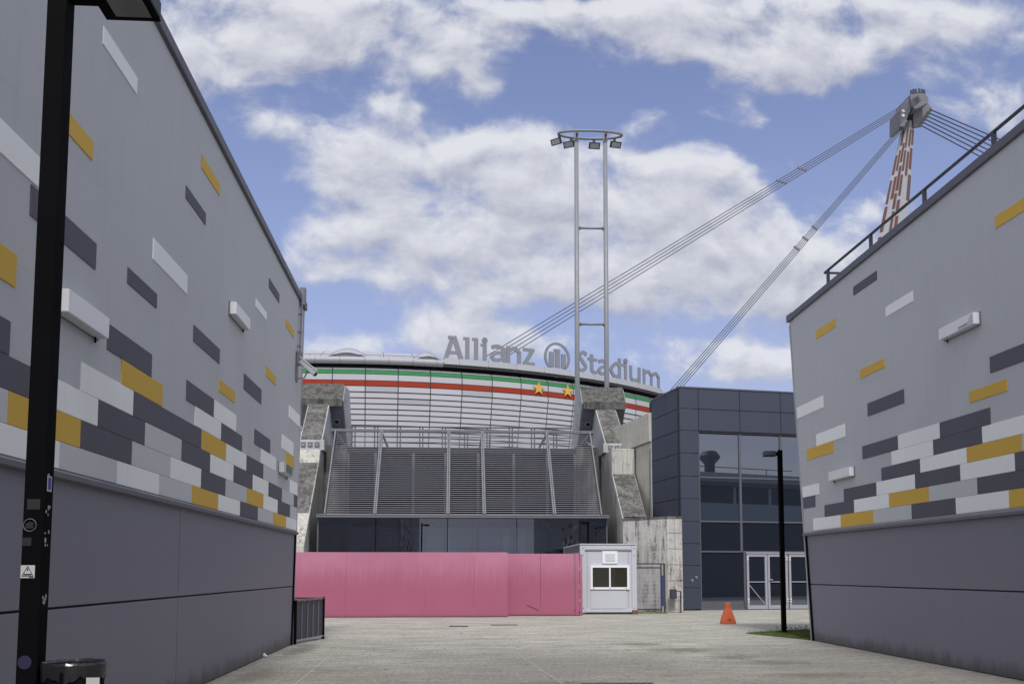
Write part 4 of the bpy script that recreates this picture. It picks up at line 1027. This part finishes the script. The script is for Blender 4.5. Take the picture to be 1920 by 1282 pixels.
tag(m.build('weeds', 'grass'), 'thin green weeds growing under the mesh gate', 'weeds', kind='stuff')

# small black box on a stake
bx = thing('meter_box', (8.95, 38.9, 0), 'small black box on a thin stake before the concrete block', 'utility box')
pb = at(1262, 1113, 38.85)
MB().box(pb.x - .13, pb.x + .15, 38.8, 38.95, pb.z - .2, pb.z + .2).build('box', 'charcoal', bx, bevel=.01)
MB().box(pb.x - .08, pb.x + .10, 38.79, 38.8, pb.z - .14, pb.z + .14).build('grille', 'sheet_black', bx)
ps = at(1276.5, 1128, 38.85)
MB().box(ps.x - .02, ps.x + .02, 38.83, 38.87, 0, ps.z + .45).build('stake', 'black_metal', bx)
MB().box(pb.x + .15, ps.x, 38.84, 38.86, pb.z + .1, pb.z + .13).build('arm', 'black_metal', bx)

# ------------------------------------------------------------------ barrier at the left building's corner
br_ = thing('metal_barrier', (-3.5, 23.5, 0), 'waist-high dark sheet metal barrier at the left building corner, by the pink hoarding', 'barrier')
A, B = Vector((-3.70, 22.66, 0)), Vector((-3.30, 24.45, 0))
dv = (B - A); ln_ = dv.length; dv.normalize(); nv = Vector((dv.y, -dv.x, 0))
for k in range(5):
    a = A + dv * (ln_ * k / 5 + .012); b = A + dv * (ln_ * (k + 1) / 5 - .012)
    MB().poly_prism([a + Vector((0, 0, .10)), b + Vector((0, 0, .10)), b + Vector((0, 0, 1.0)), a + Vector((0, 0, 1.0))], nv * -.02).build('sheet', 'sheet_black', br_)
    MB().beam(a - dv * .012 + nv * .012 + Vector((0, 0, .09)), a - dv * .012 + nv * .012 + Vector((0, 0, 1.01)), .022, .022).build('bar', 'steel_dark', br_)
MB().beam(A + Vector((0, 0, 1.03)), B + Vector((0, 0, 1.03)), .06, .035).build('top_rail', 'steel_dark', br_)
MB().beam(A + Vector((0, 0, .08)), B + Vector((0, 0, .08)), .05, .03).build('bottom_rail', 'steel', br_)
MB().box(B.x - .035, B.x + .035, B.y - .03, B.y + .03, 0, 1.06).build('post', 'black_metal', br_)
MB().box(A.x - .04, A.x + .03, A.y - .07, A.y + .0, 0, 1.02).build('post', 'black_metal', br_)
Cn = Vector((-5.2, 24.6, 0))
MB().beam(B + Vector((0, 0, 1.03)), Cn + Vector((0, 0, 1.03)), .05, .03).build('top_rail', 'charcoal', br_)
MB().beam(B + Vector((0, 0, .93)), Cn + Vector((0, 0, .93)), .03, .02).build('mid_rail', 'charcoal', br_)
for k in range(1, 18):
    p = B.lerp(Cn, k / 18); MB().box(p.x - .008, p.x + .008, p.y - .008, p.y + .008, .1, 1.02).build('bar', 'charcoal', br_)

# ------------------------------------------------------------------ twin-pole floodlight mast
fm = thing('floodlight_mast', (8.6, 58, 0), 'tall twin-pole floodlight mast with a lens-shaped ring at its top', 'light mast')
for x in (7.72, 9.58):
    MB().tube([(x - .06, 58, 0), (x, 58, 29.85)], [.17, .135], 12).build('pole', 'mast', fm, smooth=True)
    MB().box(x - .05, x + .09, 57.7, 58.3, 29.5, 29.72).build('bracket', 'steel_dark', fm)
for z in (23.43, 17.22):
    MB().tube([(7.75, 58, z), (9.55, 58, z)], .075, 8).build('rung', 'mast', fm, smooth=True)
    for x in (7.92, 9.4): MB().tube([(x - .03, 58, z), (x + .03, 58, z)], .14, 8).build('flange', 'steel_dark', fm)
ringp = []
for q in range(36):
    t = 2 * math.pi * q / 36
    ringp.append(Vector((8.62 + 2.05 * math.cos(t), 58 + .62 * math.sin(t) * (1 if math.sin(t) > 0 else .85), 29.6)))
MB().tube(ringp, .085, 8, closed=True).build('ring', 'mast', fm, smooth=True)
for x, aim in ((6.65, -1), (7.45, -.7), (8.95, .1), (10.25, .3)):
    yv = 58 + .62 * math.sqrt(max(0, 1 - ((x - 8.62) / 2.05) ** 2))
    fl = MB().tube([(x, yv, 29.55), (x, yv, 29.35)], .09, 8).build('floodlight', 'charcoal', fm)
    c = Vector((x + aim * .25, yv - .1, 29.08)); fwd = Vector((aim * .6, -.8, -.55)).normalized()
    sd_ = fwd.cross(Vector((0, 0, 1))).normalized(); up = sd_.cross(fwd)
    P = lambda a, b, e: c + sd_ * a + up * b + fwd * e
    MB().poly_prism([P(-.36, -.2, .0), P(.36, -.2, .0), P(.36, .2, .0), P(-.36, .2, .0)], fwd * -.16).build('housing', 'charcoal', fl)
    MB().poly_prism([P(-.28, -.14, .003), P(.28, -.14, .003), P(.28, .14, .003), P(-.28, .14, .003)], fwd * .02).build('lens', 'steel', fl)

# ------------------------------------------------------------------ pylon and cables
py = thing('roof_pylon', (63, 150, 0), 'tall slanted white pylon with rust-red panels, behind the right building', 'pylon')
def pc(z): return Vector((63.2 + .174 * z, 150, z))
def pw(z): return 13.4 - .1465 * z
def pcorner(k, z):
    a = R(-7 + 90 * k); w = pw(z) * .475
    return pc(z) + Vector((math.cos(a) * w * 1.0, math.sin(a) * w, 0))
m = MB()
lv = [0, 20, 40, 60, 77.5]
m.quads([[pcorner(k % 4, z) for k in range(5)] for z in lv]); m.build('shaft', 'roof', py)
rnd = random.Random(3)
for face, nc in ((2, 4), (3, 2)):         # the two faces turned to the passage
    for c in range(nc):
        z = 42 + rnd.random() * 3
        while z < 74.5:
            h = rnd.uniform(2.2, 4.6)
            if rnd.random() < .8:
                wd_ = rnd.uniform(.26, .36); off = rnd.uniform(-.08, .08); u0, u1 = (c + .5 - wd_ + off) / nc, (c + .5 + wd_ + off) / nc
                def FP(u, zz, o=.06):
                    a_, b__ = pcorner(face, zz), pcorner((face + 1) % 4, zz); p = a_.lerp(b__, u)
                    n = Vector((b__.y - a_.y, -(b__.x - a_.x), 0)).normalized(); n = n if n.dot(p - pc(zz)) > 0 else -n
                    return p + n * o
                nn = (FP(u0, z, 1) - FP(u0, z, 0)).normalized()
                MB().poly_prism([FP(u0, z), FP(u1, z), FP(u1, min(z + h, 76)), FP(u0, min(z + h, 76))], nn * .05).build('red_panel', 'red_rust', py)
            z += h + rnd.uniform(.5, 1.2)
def hp(x, y, Y=150): return at(1640 + x / 6.857, 160 + y / 6.857, Y)
outl = [(332, 530), (335, 310), (405, 215), (455, 122), (560, 102), (640, 108), (690, 160), (688, 225), (712, 300), (660, 350), (600, 440), (540, 530), (500, 530), (490, 330), (470, 270), (430, 380), (385, 530)]
hd = MB()
def plate(o, Y, t): 
    pts = [hp(x, y, Y) for x, y in o]; hd2 = MB(); hd2.poly_prism(pts, (0, t, 0)); return hd2
plate([(332, 530), (335, 310), (405, 215), (455, 122), (500, 260), (470, 300), (430, 380), (385, 530)], 147.5, 4).build('head_plate', 'steel_mid', py)
plate([(455, 122), (560, 102), (640, 108), (690, 160), (688, 225), (560, 290), (520, 305), (480, 265), (470, 250)], 147, 5).build('head_plate', 'steel_mid', py)
plate([(500, 530), (495, 320), (560, 285), (680, 222), (712, 300), (660, 360), (600, 450), (540, 530)], 149, 2.2).build('head_plate', 'steel_dark', py)
for x, y in ((370, 330), (368, 388)):
    c = hp(x, y, 147.4); MB().tube([c, c + Vector((0, .3, 0))], .28, 8).build('hatch', 'cabin_trim', py)
for (x0, y0) in ((470, 110), (500, 98), (530, 95), (575, 90), (610, 98), (640, 105)):
    a = hp(x0, y0 + 14, 149); MB().beam(a, a + Vector((0, 0, .8)), .25, .25).build('fitting', 'charcoal', py)
MB().tube([hp(460, 120, 148), hp(520, 100, 148), hp(600, 100, 148)], .12, 6).build('fitting', 'charcoal', py)
lug = [(740, 325), (716, 365), (690, 405), (663, 445), (635, 485), (608, 524)]
ends = [(1780, 772), (1728, 815), (1668, 858), (1610, 905), (1553, 945), (1430, 955)]
for k, ((x, y), (ex, ey)) in enumerate(zip(lug, ends)):
    a, b = hp(x - 75, y - 25, 150), hp(x, y, 150)
    MB().tube([a, b], [.75, .2], 6).build('cable_socket', 'steel_dark', py)
    e = at(1640 + ex / 6.857, 160 + ey / 6.857, 152); e = b + (e - b) * 3.2
    MB().tube([b, e], .10, 6).build('cable', 'cable', py)
def cable_set(top, bot, Yt, Yb, sep_t, sep_b, n, clamps, ext):
    L = []
    for k in range(n):
        a = at(top[0] + sep_t[0] * k, top[1] + sep_t[1] * k, Yt); b = at(bot[0] + sep_b[0] * k, bot[1] + sep_b[1] * k, Yb)
        b2 = a + (b - a) * ext; L.append((a, b))
        MB().tube([a, b2], .062, 5).build('cable', 'cable', py)
    for t in clamps:
        p = [a.lerp(b, t) for a, b in L]
        dd = (L[0][1] - L[0][0]).normalized() * .35
        MB().beam(p[0] - (p[-1] - p[0]).normalized() * .25, p[-1] + (p[-1] - p[0]).normalized() * .05, .24, .28).build('cable_clamp', 'steel_dark', py)
cable_set((1722, 180), (1024, 600), 147, 134, (1.6, 2.6), (12.4, 0), 4, (.352, .411), 1.14)
cable_set((1688, 238), (1290, 694), 148, 136, (1.9, 1.7), (3.6, 2.2), 4, (.44, .485, .525), 1.12)

# ------------------------------------------------------------------ lamp posts
def lamp(base, zt, w, head, label, lean=0):
    t = thing('lamp_post', base, label, 'lamp post', 'black square lamp posts'); x, y, _ = base; h = w / 2
    xb = x - lean
    MB().poly_prism([(xb - h, y - h, 0), (xb + h, y - h, 0), (x + h, y - h, zt), (x - h, y - h, zt)], (0, w, 0)).build('post', 'black_metal', t, bevel=.006)
    MB().box(xb - h - .08, xb + h + .08, y - h - .08, y + h + .08, .0, .02).build('base_plate', 'black_metal', t)
    hx0, hx1, hy0, hy1, hz0, hz1, side = head
    MB().box(min(x, (hx0 + hx1) / 2), max(x, (hx0 + hx1) / 2), y - .045, y + .045, hz0 + .01, hz0 + .11).build('arm', 'black_metal', t)
    hd = MB().box(hx0, hx1, hy0, hy1, hz0, hz1).build('lamp_head', 'charcoal', t, bevel=.012)
    MB().box(hx0 + .002, hx1 - .002, hy0 + .002, hy1 - .002, hz0 - .012, hz0).build('rim', 'black_metal', hd)
    MB().box(hx0 + .09, hx1 - .05, hy0 + .06, hy1 - .06, hz0 - .018, hz0 - .012).build('glass_cover', 'lens', hd)
    return t
YL = 6.5; ppx = at(111, 3, YL); 
pT, pB = at(107, 3, YL), at(48, 1282, YL)
XLp = pT.x; SLP = (pT.x - pB.x) / (pT.z - pB.z); XLp += (5.95 - pT.z) * SLP; LEAN = SLP * 5.95
PXC = lambda z: XLp - SLP * (5.95 - z)
nl = lamp((XLp, YL + .068, 0), 5.95, .136, (XLp + .25, XLp + .64, YL - .42, YL + .245, 5.715, 5.85, 1), 'tall black lamp post in the left foreground, covered in worn stickers', lean=LEAN)
fl_ = lamp((9.20, 26.0, 0), 5.12, .12, (8.74, 9.06, 25.9, 26.12, 4.95, 5.09, -1), 'slim black lamp post standing on the grass strip by the right building')
# stickers on the near post (front face y = YL-.001, side face x)
fx = lambda z: PXC(z) + .0685; fy = YL - .001
def stick_front(px, py, w_, h_, mat, name='sticker', sub=None, label=None):
    p = at(px, py, fy); o = MB().box(p.x - w_ / 2, p.x + w_ / 2, fy - .0015, fy, p.z - h_ / 2, p.z + h_ / 2).build(name, mat, nl, label=label); return o, p
def stick_side(py, w_, h_, mat, dy=.05, label=None):
    z = at(80, py, YL).z; return MB().box(fx(z), fx(z) + .0015, YL + dy, YL + dy + w_, z - h_ / 2, z + h_ / 2).build('sticker', mat, nl, label=label), z
o, p = stick_front(52, 1071, .092, .085, 'sticker', label='white square sticker with a warning triangle')
for a_, b__ in (((-.036, -.03), (0, .036)), ((0, .036), (.036, -.03)), ((.036, -.03), (-.036, -.03))):
    MB().beam((p.x + a_[0], fy - .002, p.z + a_[1]), (p.x + b__[0], fy - .002, p.z + b__[1]), .002, .004).build('print', 'ink', o)
MB().box(p.x - .004, p.x + .004, fy - .0028, fy - .0015, p.z + .004, p.z + .022).build('print', 'ink', o)
MB().box(p.x - .025, p.x + .025, fy - .0028, fy - .0015, p.z - .024, p.z - .014).build('print', 'ink', o)
MB().box(p.x + .01, p.x + .04, fy - .0028, fy - .0015, p.z - .039, p.z - .034).build('print', 'ink', o)
m = MB(); p = at(56, 984, fy)
m.tube([(p.x + .042 * math.cos(q * math.pi / 8), fy - .001, p.z + .042 * math.sin(q * math.pi / 8)) for q in range(16)], .003, 4, closed=True); m.build('sticker_ring', 'steel_dark', nl)
MB().poly_prism([(p.x - .03, fy, p.z - .02), (p.x + .025, fy, p.z - .022), (p.x + .02, fy, p.z + .0), (p.x + .03, fy, p.z + .014), (p.x, fy, p.z + .024), (p.x - .024, fy, p.z + .01)], (0, -.001, 0)).build('sticker', 'sticker_dark', nl)
for px_, py_, w_, h_ in ((63, 945, .085, .07), (50, 1015, .06, .055)): stick_front(px_, py_, w_, h_, 'sticker_dark')
m = MB(); p = at(46, 1241, fy)
m.poly_prism([(p.x + .045 * math.cos(q * math.pi / 8), fy, p.z + .045 * math.sin(q * math.pi / 8)) for q in range(16)], (0, -.001, 0)); m.build('sticker', mk_plain('sticker_navy', (.02, .018, .06), .6), nl)
o, z = stick_side(905, .07, .105, 'sticker', .03, 'small blue and white sticker on the side of the post')
MB().box(fx(z) + .0015, fx(z) + .003, YL + .04, YL + .085, z - .04, z + .042).build('print', 'sticker_blue', o)
rs = random.Random(5)
for py_, n_, sc in ((955, 5, .03), (1127, 7, .035), (1016, 3, .02), (1000, 2, .015), (892, 2, .012)):
    z = at(80, py_, YL).z
    for q in range(n_):
        yy = YL + .05 + rs.uniform(-.02, .04); zz = z + rs.uniform(-sc, sc); r_ = rs.uniform(.008, .02)
        MB().poly_prism([(fx(z), yy + r_ * math.cos(k) * rs.uniform(.5, 1), zz + r_ * 1.3 * math.sin(k) * rs.uniform(.5, 1)) for k in (0, 1, 2, 3, 4, 5)], (.001, 0, 0)).build('sticker_scrap', 'steel', nl)

# ------------------------------------------------------------------ bin beside the near post
bn = thing('litter_bin', (-2.85, 6.9, 0), 'black round litter bin with a plastic liner at the foot of the near lamp post', 'litter bin')
pt = at(139, 1243, 6.6); bxc = (pt.x, 6.6, 0); zt_b = pt.z
rB = 52 / 1770 * 6.6
bn.location = bxc
MB().lathe(bxc, [(rB * .88, 0.02), (rB * .94, .5), (rB, zt_b - .03), (rB * .97, zt_b - .03), (rB * .9, .1)], 28).build('body', 'black_metal', bn, smooth=True)
m = MB(); n = 56; rsn = random.Random(9); ringA = []
for k, (rr_, dz) in enumerate(((.93, -.12), (.95, .0), (1.02, .015), (1.06, .0), (1.05, -.05), (1.03, -.10))):
    ringA.append([Vector((bxc[0] + rB * (rr_ + rsn.uniform(-.008, .008) * (k > 2)) * math.cos(2 * math.pi * q / n), bxc[1] + rB * (rr_ + rsn.uniform(-.008, .008) * (k > 2)) * math.sin(2 * math.pi * q / n), zt_b + dz + rsn.uniform(-.003, .003) * (k > 0) + (.02 * math.sin(q * .7) + .012 * math.sin(q * 1.9) if k == 5 else 0))) for q in range(n)] )
for r_ in ringA: r_.append(r_[0])
m.quads(ringA); m.build('liner', 'bag', bn)
MB().lathe((bxc[0], bxc[1], 0), [(rB * .9, zt_b - .16), (rB * .2, zt_b - .13)], 28).build('contents', 'void', bn)
MB().box(bxc[0] - .012, bxc[0] + .012, bxc[1] - rB - .012, bxc[1] - rB + .012, .1, zt_b - .04).build('seam', 'black_metal', bn)
ps_ = at(177, 1276, 6.45)
MB().box(ps_.x - .045, ps_.x + .04, bxc[1] - rB * .82 - .012, bxc[1] - rB * .82 - .008, ps_.z - .03, ps_.z + .025).build('sticker', 'sticker', bn)

# ------------------------------------------------------------------ cone, grass, covers, litter
cn = thing('traffic_barrier_cone', (8.97, 30.56, 0), 'orange plastic cone standing on the concrete before the blue building', 'traffic cone')
m = MB(); prof = [(.235, .17, .0), (.235, .17, .05), (.225, .16, .10), (.09, .075, .53), (.088, .07, .66), (.075, .06, .675)]
cc_ = Vector((8.97, 30.6, 0)); rings = []
for a_, b__, z in prof:
    ch = .3
    rings.append([cc_ + Vector((x_, y_, z)) for x_, y_ in ((-a_, -b__ * (1 - ch)), (-a_ * (1 - ch), -b__), (a_ * (1 - ch), -b__), (a_, -b__ * (1 - ch)), (a_, b__ * (1 - ch)), (a_ * (1 - ch), b__), (-a_ * (1 - ch), b__), (-a_, b__ * (1 - ch)), (-a_, -b__ * (1 - ch)))])
m.quads(rings); b0 = len(m.v); m.v += rings[-1][:8]; m.f.append(list(range(b0, b0 + 8)))
m.build('body', 'orange', cn)
MB().box(8.92, 9.03, 30.42, 30.46, .12, .2).build('moulded_plug', 'orange', cn, bevel=.006)
MB().box(8.915, 9.035, 30.40, 30.43, .19, .205).build('moulded_plug', 'cone_worn', cn)
MB().box(8.90, 9.04, 30.53, 30.67, .675, .685).build('top_rim', 'cone_worn', cn)

gp = [(8.30, 26.1), (9.9, 23.4), (14, 23.4), (14, 27.6), (9.9, 26.9), (8.9, 26.55)]
gp = [(8.07, 25.85), (8.86, 23.3), (16, 24.3), (16, 27.4), (10.2, 27.2), (9.0, 26.5)]
sl = tag(MB().poly_prism([(x, y, .002) for x, y in gp], (0, 0, .012)).build('soil', 'soil'), kind='structure')
def inside(x, y, P):
    r = False
    for i in range(len(P)):
        (xa, ya), (xb, yb) = P[i - 1], P[i]
        if (ya > y) != (yb > y) and x < (xb - xa) * (y - ya) / (yb - ya) + xa: r = not r
    return r
m = MB(); rg = random.Random(2); vv = []; ff = []
for k in range(26000):
    x = rg.uniform(8.0, 14); y = rg.uniform(23.2, 27.4)
    if not inside(x, y, gp): continue
    if (x - 9.2) ** 2 + (y - 25.7) ** 2 < .12 and rg.random() < .8: continue
    h = rg.uniform(.03, .075) * (1.5 if rg.random() < .05 else 1); a_ = rg.uniform(0, math.pi); w_ = .007; lx, ly = rg.uniform(-.025, .025), rg.uniform(-.025, .025)
    n_ = len(m.v); m.v += [Vector((x - w_ * math.cos(a_), y - w_ * math.sin(a_), .01)), Vector((x + w_ * math.cos(a_), y + w_ * math.sin(a_), .01)), Vector((x + lx, y + ly, h))]; m.f.append([n_, n_ + 1, n_ + 2])
for k in range(500):      # broad-leaved weeds at the back edge
    x = rg.uniform(9.3, 13.5); y = rg.uniform(26.3, 27.1); z = rg.uniform(.05, .16); r_ = rg.uniform(.015, .03)
    n_ = len(m.v); m.v += [Vector((x + r_ * rg.uniform(-1, 1), y, z + r_ * rg.uniform(-1, 1))) for _ in range(4)]; m.f.append([n_, n_ + 1, n_ + 2]); m.f.append([n_, n_ + 2, n_ + 3])
tag(m.build('grass', 'grass'), 'short green grass strip between the right building and the lamp post', 'grass', kind='stuff')

def cover(x, y, w_, d_, label):
    t = thing('drain_cover', (x, y, 0), label, 'drain cover')
    MB().box(x - w_ / 2, x + w_ / 2, y - d_ / 2, y + d_ / 2, -.01, .006).build('plate', 'void', t)
    for sx in (-1, 1): MB().box(x + sx * w_ / 2 - .012, x + sx * w_ / 2 + .012, y - d_ / 2, y + d_ / 2, .0, .012).build('edge', 'steel_dark', t)
def gxy(px, py_):
    d = ray(px, py_); t = -EYE / d.z; return d.x * t, d.y * t
x, y = gxy(860, 1173.5); cover(x, y, .58, .5, 'dark slot drain cover in the concrete, in front of the long hoarding panel')
x, y = gxy(945, 1171); cover(x, y, .85, .35, 'longer dark drain slot, right of the other, before the hoarding step')
t = thing('drain_grate', (2.4, 14.3, 0), 'iron drain grate flush with the ground at the bottom edge of the view', 'drain grate')
x, y = gxy(1160, 1283)
MB().box(x - .55, x + .55, y - .25, y + .2, -.02, .004).build('frame', 'void', t)
for k in range(11): MB().beam((x - .48 + k * .095, y - .22, .012), (x - .42 + k * .095, y + .17, .012), .04, .012).build('bar', 'charcoal', t)
for px_, py_ in ((495, 1232),):
    x, y = gxy(px_, py_)
    m = MB(); pts = []
    for q in range(7): pts.append((x + .09 * math.cos(q) * rg.uniform(.6, 1), y + .07 * math.sin(q) * rg.uniform(.6, 1), .01))
    m.tube([(x - .08, y, .02), (x, y + .03, .05), (x + .06, y, .02)], [.02, .045, .015], 6)
    tag(m.build('litter', 'litter'), 'crumpled white paper lying against the left wall foot', 'litter')
x, y = gxy(589, 1193); m = MB(); m.tube([(x - .05, y - .02, .03), (x, y, .06), (x + .06, y + .03, .03)], [.02, .05, .02], 6)
tag(m.build('litter', 'litter'), 'small white scrap caught under the metal barrier', 'litter')
